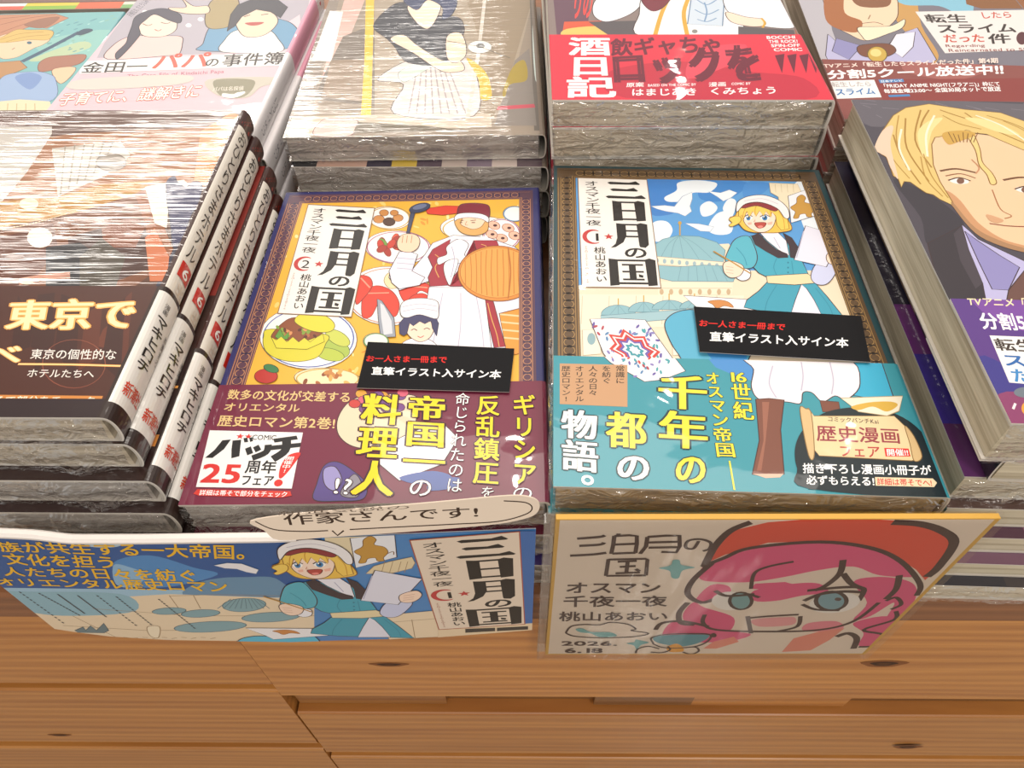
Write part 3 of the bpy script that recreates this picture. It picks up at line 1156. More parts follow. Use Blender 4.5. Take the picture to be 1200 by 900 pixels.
def band_teal(a, bk=None):
    a.frame(630, 380, 2.4)
    a.p('#4a8fd0', '470,90 600,92 610,165 560,150 500,125')
    a.po('#3aaed2', INK, '850,100 965,108 998,206 950,216 850,196', 2.4, 0)
    a.po('#f1ecf2', INK, '590,92 860,98 905,170 868,215 835,205 800,222 770,196 745,196 738,226 700,222 625,216 600,180 606,130', 2.4)
    for P in ('660,120 650,170 670,210', '740,110 745,150 740,190', '820,110 830,160 825,200'):
        a.l('#c3bcd2', P, 3)
    a.po('#7d4b3b', INK, '612,214 650,212 692,216 682,300 692,425 650,434 602,426 622,330', 2.4, 0)
    a.p('#9c6450', '630,222 650,222 640,330 628,415 615,415 634,330')
    a.p('#d9b49c', '604,424 690,424 680,434 640,436')
    a.po('#7d4b3b', INK, '792,218 845,222 850,250 800,250', 2, 0)
    a.po('#f4f2f5', INK, '148,60 355,60 415,135 350,160 300,165 205,112', 2, 0)
    rnd = random.Random(5)
    for i in range(60):
        x, y = rnd.uniform(190, 375), rnd.uniform(62, 150)
        if y < 60 + (x - 150) * 0.75 and y < 165:
            a.e(rnd.choice(['#6a5ea8', '#8a82c0', '#5a8ab8', '#b04858', '#d0453c', '#4aa3ad']), x, y, 6, 3.2, rnd.uniform(0, 3))
            a.layer -= 0.93
    a.layer += 1
    a.p('#c79a72', '62,114 252,118 252,236 62,228')
    K = '#3a2a20'
    for x, tx in ((66, '歴史ロマン!'), (104, 'オリエンタル'), (142, '人々の日々'), (180, 'を紡ぐ'), (218, '常識に')):
        a.vt(K, tx, [(x, 120), (x + 27, 120), (x + 27, 120 + len(tx) * 17), (x, 120 + len(tx) * 17)], bold=0.02)
    Y = '#f5e23a'
    G = '#12363c'
    kw = dict(bold=0.03, xb=0.03, ol=G, olw=0.03)
    a.vt(Y, '千年', '335,140 478,148 480,360 338,352', **kw)
    a.vt(Y, 'の', '385,362 478,364 476,460 380,456', **kw)
    a.vt(Y, '都', '192,245 305,250 308,358 192,352', **kw)
    a.vt('#ffffff', 'の', '220,360 320,364 318,452 216,446', **kw)
    a.vt('#ffffff', '物語', '66,240 168,246 172,425 66,415', **kw)
    a.vt('#ffffff', '。', '66,415 172,425 175,512 66,502', bold=0.03)
    kw = dict(bold=0.015, xb=0.025, ol=G, olw=0.025)
    a.vt(Y, '世紀', '540,168 596,170 610,276 550,272', **kw)
    a.t(Y, '16', '530,132 585,134 590,172 534,170', **kw)
    a.vt(Y, 'オスマン帝国', '468,136 508,138 560,380 500,378', **kw)
    a.l(Y, '538,388 552,470', 4, 0)
    # round dark stamp with scroll
    a.p('#17262c', '722,352 745,300 800,255 880,238 960,242 1040,275 1100,335 1145,420 1168,492 760,466 728,410', 1)
    a.p('#17262c', '735,392 1120,392 1172,492 760,468')
    a.po('#ecd3a4', '#8a6a3a', '736,246 760,240 775,262 1000,262 1040,300 1076,378 1050,388 790,374 770,350', 2, 0)
    a.po('#d8b986', '#8a6a3a', '736,246 752,242 768,258 776,370 760,372', 2)
    a.po('#d8b986', '#8a6a3a', '1030,290 1056,320 1078,376 1056,388 1044,340', 2)
    a.po('#f3ead2', '#b39a6a', '850,212 1024,206 1014,248 980,262 900,250', 2, 0)
    a.p('#d9b04a', '880,236 930,224 990,222 1010,232 980,250 940,236 900,246', 1)
    a.t('#2b2320', 'コミックバンチKai', '812,262 955,270 958,286 812,278', bold=0.02)
    a.t('#9a3f4a', '歴史漫画', '778,286 1015,296 1022,342 782,334', bold=0.03)
    a.t('#b8433f', 'フェア', '842,342 960,344 962,382 846,378', bold=0.03)
    a.p('#e0302c', '972,352 1040,354 1046,376 976,376')
    a.t('#ffffff', '開催!!', '976,354 1038,355 1042,375 979,375', bold=0.03)
    a.t('#ffffff', '描き下ろし漫画小冊子が', '742,394 1102,400 1106,430 744,424', bold=0.04)
    a.t('#ffffff', '必ずもらえる!', '752,428 944,432 946,460 754,456', bold=0.04)
    a.p('#f4dcb6', '946,434 1108,438 1120,450 1112,462 948,458')
    a.t('#d0302c', '詳細は帯そでへ!', '950,436 1104,440 1108,461 952,457', bold=0.03)


def notice(a, f, Q1, Q2):
    a.frame(*f)
    a.t('#e63430', 'お一人さま一冊まで', Q1, bold=0.045)
    a.t('#ffffff', '直筆イラスト入サイン本', Q2, bold=0.045)


def plate(a, cx, cy, rx, ry, rim='#6f86c0', c='#f3f1ee'):
    a.eo(c, '#6a5a52', cx, cy, rx, ry, 0.05, 2.2, 32)
    P = [(cx + rx * .93 * math.cos(2 * math.pi * i / 40), cy + ry * .93 * math.sin(2 * math.pi * i / 40)) for i in range(40)]
    a.l(rim, P, 4, 0, closed=True)


def cover_navy(a, bk):
    D, W = bk.D, bk.W
    border(a, 0.0022, W - 0.0022, 0.0, D - 0.0022, 0.0078, 0.0068, 0.0072, '#5a3a4c', '#c98f62', '#2c2346')
    a.layer = 1
    a.clip = (0.0100, W - 0.0090, 0, D - 0.0094)
    a.frame(300, 200, 3.333)
    rnd = random.Random(11)
    a.p('#eeb53e', '-100,60 1200,60 1200,1000 -200,1000')
    for i in range(150):
        a.e(rnd.choice(['#f7d27a', '#d98f24', '#f2c458', '#fbe2a0']), rnd.uniform(0, 1080), rnd.uniform(120, 860), rnd.uniform(5, 16), rnd.uniform(3, 8), rnd.uniform(0, 3), 8)
        a.layer -= 0.93
    a.layer += 1
    # dishes
    plate(a, 520, 185, 85, 45, '#c9a24a')
    for x, y, r in ((480, 190, 22), (520, 200, 24), (555, 185, 20), (500, 165, 18), (540, 165, 16)):
        a.eo('#c98a4a', '#6a3a1c', x, y, r, r * .7, 0, 2, 14)
    a.eo('#4a2a1c', '#2a1a10', 520, 200, 22, 16, 0, 2, 14)
    plate(a, 555, 300, 130, 65, '#b06a8a')
    for i in range(16):
        a.eo(rnd.choice(['#c63a2c', '#d8553c', '#a83226', '#6f9a3a']), '#6a1c14', 470 + rnd.uniform(0, 130), 265 + rnd.uniform(0, 55), 22, 13, rnd.uniform(0, 3), 1.6, 12)
    plate(a, 520, 490, 170, 115, '#c98a7a')
    for P in ('420,480 470,450 530,470 560,520 545,570 500,560 480,520 450,570 415,570', '395,420 440,415 455,450 420,500 390,520', '560,450 620,430 680,450 690,490 640,470 600,520 570,500', '600,500 650,480 690,510 680,560 630,590 600,560'):
        a.po('#d8402e', '#7a1c14', P, 2.2)
        a.l('#f09a80', [(pts(P)[0][0] + 15, pts(P)[0][1]), (pts(P)[2][0] - 10, pts(P)[2][1] + 8)], 5)
    a.po('#f0dcae', '#8a6a3a', '500,430 520,400 560,420 555,455 520,460', 2)
    plate(a, 870, 230, 150, 55, '#c9a24a')
    plate(a, 960, 250, 75, 62, '#b06a8a')
    for x, y in ((930, 215), (985, 225), (960, 265), (1010, 255), (920, 250)):
        a.eo('#f0b8a0', '#7a3a2a', x, y, 24, 16, 0.3, 2, 14)
        a.e('#4a2a2a', x + 4, y, 8, 5)
    a.po('#d8402e', '#7a1c14', '660,150 740,138 800,140 810,165 730,175 670,170', 2, 0)
    plate(a, 1010, 170, 45, 30, '#6f9ac0')
    a.po('#eb9a3c', '#8a4a1c', '920,540 1030,540 1045,700 960,700', 2)
    for y in (560, 590, 620, 650):
        a.l('#f7d0a0', [(930, y), (1035, y + 10)], 7, 1)
    # big blue-rimmed dish with yellow stuffed fruit
    plate(a, 205, 655, 190, 122, '#4a62b0')
    a.eo('#a9bf52', '#5a6a2a', 300, 690, 70, 40, 0.4, 2)
    a.eo('#c9d05a', '#5a6a2a', 320, 655, 52, 26, 0.5, 2)
    a.eo('#b9c84e', '#5a6a2a', 290, 720, 56, 24, 0.2, 2)
    a.po('#d9cf3c', '#6a6420', '30,650 60,620 270,640 272,680 240,730 160,748 80,735 35,700', 2.4)
    a.po('#8a4a2a', '#4a2414', '60,650 100,600 150,575 220,590 265,630 200,665 150,668 100,662', 2.2)
    for i in range(26):
        a.e(rnd.choice(['#b4683c', '#d8925a', '#5a2c1a', '#7fa03c']), rnd.uniform(85, 250), rnd.uniform(600, 655), 9, 6, rnd.uniform(0, 3), 8)
    a.po('#e0d43e', '#6a6420', '152,592 170,565 215,556 270,568 306,598 300,625 260,634 200,622', 2.2)
    a.po('#5f9a3c', '#2a4a1c', '75,650 95,620 110,650 130,630 125,660 90,662', 1.8, 0)
    a.po('#e0d43e', '#6a6420', '60,652 80,665 100,650 122,672 145,652 168,672 190,655 212,672 235,655 262,640 268,670 200,700 80,695', 2, 0)
    plate(a, 280, 815, 130, 42, '#c9a24a', '#f3e2b8')
    for i in range(14):
        a.e(rnd.choice(['#c98a4a', '#b06a3a', '#e8b060', '#8a4a2a']), rnd.uniform(190, 380), rnd.uniform(785, 850), 14, 8, rnd.uniform(0, 3), 8)
    a.eo('#b8302a', '#5a1410', 40, 805, 45, 28, 0, 2)
    a.eo('#3a7a4a', '#1c3a20', 60, 775, 30, 15, 0.3, 2)
    lay = a.layer
    title_box(a, a.quad_uv('206,136 462,150 372,572 88,558'), '2')
    a.layer = lay
    # cook: robe, apron, arms
    a.po('#e9e6f2', INK, '690,285 770,255 905,262 1010,300 1085,360 1112,420 1110,520 950,560 975,695 640,695 675,470 690,430 560,470 520,420 525,385 560,380 610,390 660,330', 2.6, 0)
    a.po('#a3283a', INK, '690,310 760,270 748,330 745,400 760,450 680,455 672,420 690,380 672,340', 2.4, 0)
    a.po('#a3283a', INK, '850,275 940,275 950,300 860,330 800,380 745,450 760,455 830,455 890,420', 2.4, 0)
    for P in ('700,330 720,350 700,380 715,420', '880,290 900,300 870,320'):
        a.l('#d8a25a', P, 3)
    a.po('#a3283a', INK, '885,500 925,505 975,690 930,694', 2.2, 0)
    a.l('#d8a25a', '905,520 920,580 940,640 950,690', 3)
    a.po('#f3f0f6', INK, '676,458 890,462 920,695 640,695', 2.4, 0)
    for P in ('730,480 710,580 690,690', '800,480 800,600 790,690', '860,490 880,600 890,690'):
        a.l('#c4bfd4', P, 3.5)
    a.po('#f5f3f8', INK, '745,300 790,270 830,290 815,330 830,350 790,365 760,350 715,370 710,345 745,330', 2.2)
    a.po('#f5f3f8', INK, '740,360 790,350 770,420 755,450 735,400', 2)
    a.l('#b6b0c8', '765,300 775,350 762,420', 3)
    # raised arm, ladle
    a.po('#e9e6f2', INK, '520,395 560,320 600,318 632,330 610,395 660,420 640,450 560,465 530,440', 2.4, 0)
    for y in (335, 355, 375):
        a.l('#b6b0c8', [(550, y + 8), (620, y + 14)], 3)
    a.po('#f7d2b4', INK, '552,280 575,252 620,252 640,272 632,305 600,322 560,312', 2.2)
    for x in (575, 592, 610):
        a.l('#b98060', [(x, 256), (x - 4, 285)], 2.2, 0)
    a.po('#39405c', '#20243a', '588,248 600,246 622,165 606,160', 2, 0)
    a.eo('#39405c', '#20243a', 640, 148, 42, 17, -0.25, 2)
    a.e('#6a7496', 640, 144, 28, 9, -0.25)
    # head: beard, face, turban with red cap
    a.po('#f7d2b4', INK, '785,200 800,185 880,185 905,200 900,235 850,250 800,240', 2)
    a.po('#d9a860', '#7a5320', '776,205 786,186 806,188 800,212 826,226 850,232 880,222 900,195 908,208 902,240 862,256 820,252 792,236', 2)
    a.l('#4a2a1c', '798,200 812,196', 3, 0)
    a.l('#4a2a1c', '838,198 860,196', 3, 0)
    a.l('#4a2a1c', '796,206 806,206', 4, 0)
    a.l('#4a2a1c', '842,206 856,206', 4, 0)
    a.l('#b98060', '824,200 818,214 828,216', 2)
    a.po('#7d1f33', INK, '794,140 830,130 885,132 912,145 908,190 860,178 820,172 788,182', 2.2)
    a.po('#f3eff3', INK, '775,186 790,172 830,168 880,172 908,186 906,205 880,192 830,186 790,192 778,200', 2.2)
    a.l('#f7f5f8', '770,262 850,270 905,262', 14)
    # wooden tray
    a.eo('#d98c3c', '#7a4416', 945, 405, 156, 108, 0.03, 3, 44)
    a.eo('#e6a24e', '#b06a24', 943, 402, 145, 98, 0.03, 2, 44)
    for i in range(-6, 7):
        x = 943 + i * 21
        h = 92 * math.sqrt(max(0, 1 - (i / 7) ** 2))
        a.l('#c67c30', [(x, 402 - h), (x + 4 * math.sin(i), 402), (x + 2, 402 + h)], 3)
    a.l('#b36a26', '985,305 995,400 985,502', 4)
    # young helper with cap and cleaver
    a.po('#eceaf2', INK, '560,690 590,665 640,655 690,670 700,700 560,705', 2)
    a.po('#fbdcc6', INK, '588,620 600,650 640,672 680,655 698,610 670,590 610,592', 2)
    a.po('#3d3a63', '#1f1d3a', '562,640 560,600 580,578 640,566 700,574 714,600 706,650 690,620 684,590 660,602 640,592 615,610 600,600 590,640 578,648', 2.2, 0)
    a.l('#5a3a3a', '606,628 618,622 630,628', 3)
    a.l('#5a3a3a', '656,624 668,618 680,624', 3)
    a.l('#b9483f', '632,650 644,655 656,648', 3)
    a.po('#f3f1f5', INK, '566,566 568,525 600,506 660,502 708,514 714,545 706,582 640,566 590,578', 2.2)
    for y in (530, 548):
        a.l('#bdb8cc', [(572, y + 6), (640, y - 6), (708, y + 4)], 3)
    a.po('#9aa0ac', '#3a3e48', '474,505 492,512 540,580 546,652 488,655 478,580', 2.2, 0)
    a.p('#d5d9e0', '486,520 500,530 530,590 534,640 500,645 490,580')
    a.po('#a8743c', '#4a2c14', '488,655 514,655 518,690 492,690', 2, 0)
    plate(a, 470, 670, 50, 32, '#6f9a5a', '#eef0e4')


def band_wine(a, bk=None):
    a.frame(200, 400, 2.609)
    rnd = random.Random(4)
    # tail of the picture: fruit bowl, folds, shoe
    a.po('#ead6b8', INK, '512,240 545,190 600,170 720,165 760,190 730,290 640,330 560,325 515,290', 2.4)
    for i in range(18):
        a.eo(rnd.choice(['#c9403c', '#7fa03c', '#7a4a8a', '#e0a03c', '#d8607a']), '#5a2a2a', rnd.uniform(555, 740), rnd.uniform(160, 215), 18, 13, 0, 1.6, 12)
    a.po('#f1eef5', INK, '640,330 740,280 830,250 880,300 830,380 700,430 640,380', 2.4, 0)
    a.po('#5a4a8a', INK, '470,385 510,372 560,400 600,440 590,485 520,492 440,488 448,440', 2.2)
    a.po('#9a93c8', INK, '470,395 505,388 525,430 500,460 472,440', 2)
    a.po('#8f8a96', INK, '520,470 560,410 585,440 570,480', 2)
    for P in ('700,420 800,400 860,420 760,440', '800,430 880,420 870,450 790,460'):
        a.p('#5568a8', P, 1)
    C = '#e9c98a'
    a.t(C, '数多の文化が交差する', '180,150 556,158 552,192 172,182', bold=0.03)
    a.t(C, 'オリエンタル', '168,190 400,194 396,222 160,218', bold=0.03)
    a.t(C, '歴史ロマン第2巻!', '150,228 508,236 504,274 142,264', bold=0.03)
    # anniversary panel
    b = a.sub('122,276 406,283 372,454 80,449')
    b.p('#f4f2f2', '0,0 1,0 1,1 0,1')
    K = '#1a1a1c'
    b.p('#d8322e', [(0.34 + x, 0.10 + y * 1.3) for x, y in star_pts(0, 0, 0.045)])
    b.p('#d8322e', [(0.43 + x, 0.10 + y * 1.3) for x, y in star_pts(0, 0, 0.045)])
    b.t(K, 'COMIC', '0.47,0.04 0.73,0.04 0.73,0.17 0.47,0.17', bold=0.02)
    b.p(K, '0.16,0.18 0.25,0.16 0.20,0.34 0.10,0.50 0.02,0.50 0.10,0.36')
    b.p(K, '0.27,0.18 0.36,0.16 0.38,0.46 0.30,0.50 0.28,0.34')
    b.p(K, '0.38,0.13 0.42,0.12 0.44,0.20 0.40,0.21')
    b.p(K, '0.44,0.12 0.47,0.11 0.49,0.18 0.46,0.20')
    b.l(K, '0.45,0.30 0.49,0.42', 0.05, 0)
    b.l(K, '0.53,0.27 0.57,0.36', 0.05, 0)
    b.l(K, '0.66,0.24 0.65,0.38 0.52,0.49', 0.06)
    b.p(K, '0.70,0.13 0.94,0.06 0.96,0.13 0.72,0.20')
    b.p(K, '0.64,0.27 1.0,0.19 1.0,0.27 0.66,0.35')
    b.l(K, '0.84,0.12 0.85,0.34 0.74,0.50', 0.075)
    b.t('#d8322e', '25', '0.02,0.53 0.45,0.53 0.45,0.97 0.02,0.97', bold=0.055)
    b.t(K, '周年', '0.47,0.52 0.80,0.52 0.80,0.76 0.47,0.76', bold=0.045)
    b.t(K, 'フェア', '0.45,0.77 0.80,0.77 0.80,0.97 0.45,0.97', bold=0.045)
    b.p('#d8322e', '0.90,0.42 1.02,0.38 0.96,0.62 0.88,0.82 0.84,0.80 0.84,0.60', 1)
    b.vt('#ffffff', '開催中!', '0.87,0.44 0.97,0.44 0.93,0.74 0.84,0.74', bold=0.02)
    b.e('#d8322e', 0.85, 0.91, 0.045, 0.06)
    a.layer = b.layer
    a.p('#d23a30', '84,456 368,462 372,476 340,482 90,476 72,470')
    a.t('#ffffff', '詳細は帯そで部分をチェック', '92,457 362,463 358,481 88,475', bold=0.02)
    Y, G = '#f7d91c', '#3a1424'
    kw = dict(bold=0.03, xb=0.03, ol=G, olw=0.03)
    a.vt(Y, '料理人', '592,160 712,166 680,482 548,476', **kw)
    a.vt(Y, '帝国一', '726,166 846,172 840,420 706,412', **kw)
    a.vt('#ffffff', 'の', '730,418 808,420 800,484 722,480', bold=0.01, ol=G, olw=0.03)
    a.vt('#ffffff', '命じられたのは', '872,160 918,162 892,470 840,466', bold=0.0, ol=G, olw=0.03)
    a.vt(Y, '反乱鎮圧', '936,166 1010,170 1004,446 922,440', **dict(kw, xb=0.02))
    a.vt('#ffffff', 'を', '950,446 996,446 990,486 944,484', bold=0.0, ol=G, olw=0.03)
    a.vt(Y, 'ギリシア', '1044,164 1116,168 1122,450 1044,444', **dict(kw, xb=0.015))
    a.vt('#ffffff', 'の', '1044,444 1112,446 1110,492 1040,488', bold=0.0, ol=G, olw=0.03)
    a.t('#ffffff', '!?', '502,410 566,414 556,482 490,476', bold=0.0, ol=G, olw=0.03)


def cover_hotel(a, bk):
    """brown night picture of a lobby with tall walls and a seated guest"""
    a.frame(0, 120, 3.53)
    D, W = bk.D, bk.W
    a.p('#54301e', '-400,0 1300,0 1300,1600 -400,1600')
    a.p('#9a6236', '0,60 980,20 960,330 0,480')
    a.p('#5a3320', '0,60 1000,14 1000,90 700,110 300,130 0,170')
    a.p('#c4beb6', '-200,100 215,100 215,130 110,290 0,420 -200,420')
    a.p('#bfb7ac', '215,190 500,160 540,220 420,310 240,390')
    for i in range(6):
        a.l('#8f8576', [(270 + i * 40, 180 - i * 5), (250 + i * 34, 380 - i * 20)], 5, 0)
    a.eo('#8f8478', '#6a5a4c', 460, 248, 62, 36, 0, 4)
    a.p('#b07c26', '0,410 240,390 420,340 640,320 560,380 300,460 0,520')
    a.p('#74401e', '0,520 300,460 560,380 720,640 560,760 0,760')
    a.p('#5f2f1a', '0,560 220,500 240,600 120,760 0,760')
    a.p('#8e5028', '560,380 620,360 720,620 650,660')
    a.p('#c98a52', '830,120 960,40 1000,60 870,330 800,340')
    a.p('#e6dccb', '600,350 760,320 830,380 700,400 690,520 640,500')
    a.p('#43221a', '280,560 420,520 600,520 640,680 480,740 300,720')
    a.p('#7d4326', '420,520 560,470 600,520 560,600 430,600')
    a.p('#26262c', '190,600 330,580 420,640 420,760 190,760')
    a.p('#4a4238', '330,640 420,560 520,640 480,760 330,760')
    a.po('#34345a', '#22223e', '690,330 720,305 735,330 770,350 800,328 835,340 820,420 790,470 740,600 715,590 705,500 690,400', 3)
    a.p('#24243c', '720,600 760,560 680,760 640,770')
    a.p('#c9734a', '600,560 640,520 700,640 690,740 620,740')
    for i in range(5):
        a.l('#d9a08a', [(80, 730 + i * 6), (190, 712 + i * 5), (290, 705 + i * 7)], 6, 0)
    a.e('#f3ead8', 165, 560, 52, 42)
    a.e('#fff6e4', 165, 560, 36, 30)
    a.e('#e6d6b8', 120, 420, 40, 24)
    a.e('#e6d6b8', 110, 740, 30, 14)
    a.l('#e8c99a', '0,525 120,505 280,460', 5)
    for i in range(22):
        a.l('#5a3a20', [(i * 13, 520 - i * 2.5), (i * 13 + 2, 535 - i * 2.5)], 2, 0)


def band_hotel(a, bk=None):
    a.frame(0, 370, 3.53)
    a.p('#4a2318', '-300,-180 760,-180 560,440 -300,420')
    rnd = random.Random(8)
    for i in range(9):
        x = rnd.uniform(-40, 480)
        a.p(rnd.choice(['#5e2c1c', '#3c1c16', '#6a3320']), [(x, rnd.uniform(-100, 80)), (x + 70, rnd.uniform(-100, 80)), (x + 50, rnd.uniform(120, 300)), (x - 30, rnd.uniform(120, 300))])
    H, W_ = '#ffe6b4', '#ffb45a'
    a.t(H, '東京で', '46,-60 578,-72 560,66 20,66', bold=0.02, xb=0.03, ol=W_, olw=0.03)
    a.t(H, 'べ', '-70,120 110,120 90,210 -90,210', bold=0.03, ol=W_, olw=0.03)
    a.t(H, 'ホ', '-150,-40 10,-44 -10,70 -190,70', bold=0.03, ol=W_, olw=0.03)
    a.l('#8a4a38', [(310 + 130 * math.cos(2 * math.pi * i / 28), 205 + 100 * math.sin(2 * math.pi * i / 28)) for i in range(28)], 3, 0, closed=True)
    a.t('#f4efe8', '東京の個性的な', '136,142 492,144 484,190 126,186', bold=0.015)
    a.t('#f4efe8', 'ホテルたちへ', '122,224 400,228 392,266 110,262', bold=0.015)
    a.l('#ffb45a', '80,206 300,208 505,214', 9, 0)
    a.l('#ffe6b4', '80,206 300,208 505,214', 3, 0)
    a.p('#d0873f', '-300,330 430,338 418,376 -300,368')
    a.t('#fff1dc', 'オビそで部分をチェック', '-110,336 404,340 396,372 -124,368', bold=0.03)


def spine_hotel(a, bk, vs):
    """white spine strip with the title, the volume mark and, on the band, author and publisher"""
    W, S, D = bk.W, bk.S, bk.D
    bk.rect(a, '#3a1812', W - 0.0005, W + S, 0, D)
    for i in range(9):
        P = [(W + S * (0.2 + 0.07 * i) + 0.001 * math.cos(t), vs[0] + (D - vs[0]) * (0.25 + 0.13 * (i % 5)) + 0.0012 * math.sin(t)) for t in [2 * math.pi * k / 8 for k in range(8)]]
        a.mb.face([a.mapfn(u, v, a.layer * a.STEP) for u, v in P], lin('#a8281c'))
    a.layer += 1
    bk.rect(a, '#e6e0d6', W + S * 0.08, W + S * 0.92, vs[3], vs[0])
    K = '#2a221e'
    a.layer += 70
    a.tuv(K, 'おひとりさまホテル', ((W + S * .18, vs[0] - .001), (W + S * .60, vs[0] - .001), (W + S * .60, vs[1] + .001), (W + S * .18, vs[1] + .001)), bold=0.0, vert=True)
    bk.rect(a, '#c8281e', W + S * .2, W + S * .7, vs[1] - 0.0085, vs[1] - 0.0005)
    a.layer += 60
    a.tuv('#ffffff', '6', ((W + S * .3, vs[1] - .001), (W + S * .6, vs[1] - .001), (W + S * .6, vs[1] - .008), (W + S * .3, vs[1] - .008)), bold=0.02)
    a.tuv('#d8c8b8', '出', ((W + S * .3, vs[1] - .0105), (W + S * .7, vs[1] - .0105), (W + S * .7, vs[1] - .0165), (W + S * .3, vs[1] - .0165)), bold=0.0)


def bandspine_hotel(a, bk, v1):
    W, S = bk.W, bk.S
    bk.rect(a, '#2c1c18', W - 0.0008, W + S, 0, v1)
    bk.rect(a, '#e9e5df', W + S * 0.02, W + S * 0.98, 0.0065, v1 - 0.002)
    K = '#221c1a'
    a.layer += 70
    top = v1 - 0.006
    q = lambda a0, a1, t, b: ((W + S * a0, t), (W + S * a1, t), (W + S * a1, b), (W + S * a0, b))
    a.tuv(K, '漫画', q(.22, .40, top, top - .0052), vert=True)
    a.tuv(K, 'マキヒロチ', q(.14, .56, top - .006, 0.0225), bold=0.03, vert=True)
    a.tuv('#55504c', '原案まろ', q(.64, .82, top - .010, 0.030), vert=True)
    a.tuv('#d2452c', '新潮社', q(.14, .72, 0.0165, 0.0105), bold=0.03)

def cover_suit(a, bk):
    """plain stand-in portrait: fair-haired man in a dark suit with a lavender shirt"""
    a.frame(950, 100, 3.104)
    a.p('#4a454f', '0,-50 1600,-50 1600,1500 0,1500')
    a.p('#625d66', '150,40 600,60 1200,100 1200,190 500,120 220,150', 1)
    a.p('#37333c', '300,340 470,420 560,520 430,580 400,480', 1)
    rnd = random.Random(2)
    for i in range(30):
        x, y = rnd.uniform(160, 1100), rnd.uniform(50, 110)
        a.l('#7b757f', [(x, y), (x + rnd.uniform(20, 70), y + rnd.uniform(3, 14))], 3, 0)
        a.layer -= 0.93
    a.layer += 1
    # shirt, suit
    a.po('#b9b5de', INK, '548,505 610,560 800,650 1000,700 1000,900 640,900 600,690', 3, 0)
    a.po('#8f8abf', INK, '560,530 610,640 660,742 720,745 760,662 690,620 600,560', 3, 0)
    a.po('#6a4a44', INK, '720,745 780,670 900,720 900,900 690,900', 3, 0)
    a.po('#352f36', INK, '425,575 548,512 575,600 625,720 660,900 520,900 455,690', 3, 0)
    a.p('#463f47', '548,512 575,600 625,720 600,740 545,640 520,540')
    # face
    a.po('#e9c6a0', INK, '440,205 480,180 580,175 700,190 900,230 1010,330 1000,520 900,610 800,610 700,585 600,535 520,445 470,380 446,290', 3, 1)
    a.p('#c9966c', '470,385 520,445 600,535 700,585 800,610 800,590 700,560 610,500 545,420 500,385', 1)
    a.l('#8a5a3a', '490,330 545,322 600,338', 5)
    a.l('#6a4426', '470,312 530,304 600,318', 8)
    a.e('#f6efe8', 540, 348, 36, 11, 0.1)
    a.e('#7a5444', 545, 348, 14, 11)
    a.l('#4a2c1c', '500,346 540,336 582,348', 5)
    a.l('#6a4426', '700,345 770,335 840,350', 8)
    a.e('#f6efe8', 780, 380, 36, 11, 0.1)
    a.e('#7a5444', 780, 380, 14, 11)
    a.l('#4a2c1c', '742,378 780,368 824,382', 5)
    a.l('#a8734c', '660,380 690,450 730,475 705,485', 4)
    a.l('#8a4a36', '650,503 720,512 800,515', 5)
    # hair
    H, HS = '#dcc078', '#a87f34'
    a.po(H, '#8a6428', '232,228 262,165 300,110 345,82 430,68 560,88 690,100 860,160 1000,260 1010,420 940,330 860,270 760,230 690,200 640,178 560,170 500,182 452,190 440,215 446,290 470,350 525,440 470,415 445,398 420,392 390,372 362,352 340,350 330,372 318,340 300,330 290,300 275,262 255,250', 3, 0)
    for P in ('300,180 330,260 400,360', '345,120 350,230 430,350', '400,90 380,200 440,300', '430,90 400,150 410,230', '560,100 640,150 800,220', '470,90 560,120 700,160'):
        a.l(HS, P, 5)
    a.p('#ecd898', '390,170 430,130 480,120 440,170 420,260 400,240', 1)
    a.p('#ecd898', '560,120 660,130 760,180 680,170', 1)
    a.po('#e4ca84', '#8a6428', '560,168 590,175 615,230 625,280 660,320 676,355 655,360 640,325 612,290 598,235', 3, 1)
    a.p('#c9a04a', '480,175 560,165 600,180 540,205 500,215', 1)
    for P in ('262,200 300,270 360,340', '320,110 312,200 350,300', '410,250 440,330 500,410', '400,260 420,340 480,405', '700,130 800,180 940,300', '640,110 760,150 900,230', '760,190 860,260 960,360', '480,110 540,140 620,160'):
        a.l('#b48c40', P, 3.5)
    for P in ('330,160 322,230 360,310', '450,110 420,180 425,260', '600,110 700,150 820,230'):
        a.l('#f6ead0', P, 6)
    a.p('#a8805c', '520,430 600,520 700,570 800,600 800,612 700,588 600,540 520,446', 1)
    a.l('#c08a62', '585,270 612,300 600,322', 4)
    a.p('#cfa07a', '640,470 700,490 680,502 650,492', 1)
    for i in range(7):
        a.l('#7a5420', [(500 + i * 18, 172 + i % 3 * 4), (520 + i * 12, 208)], 2.4)
    a.p('#e4c8b0', '232,228 262,165 300,150 290,220 318,340 290,300 275,262 255,250', 1)


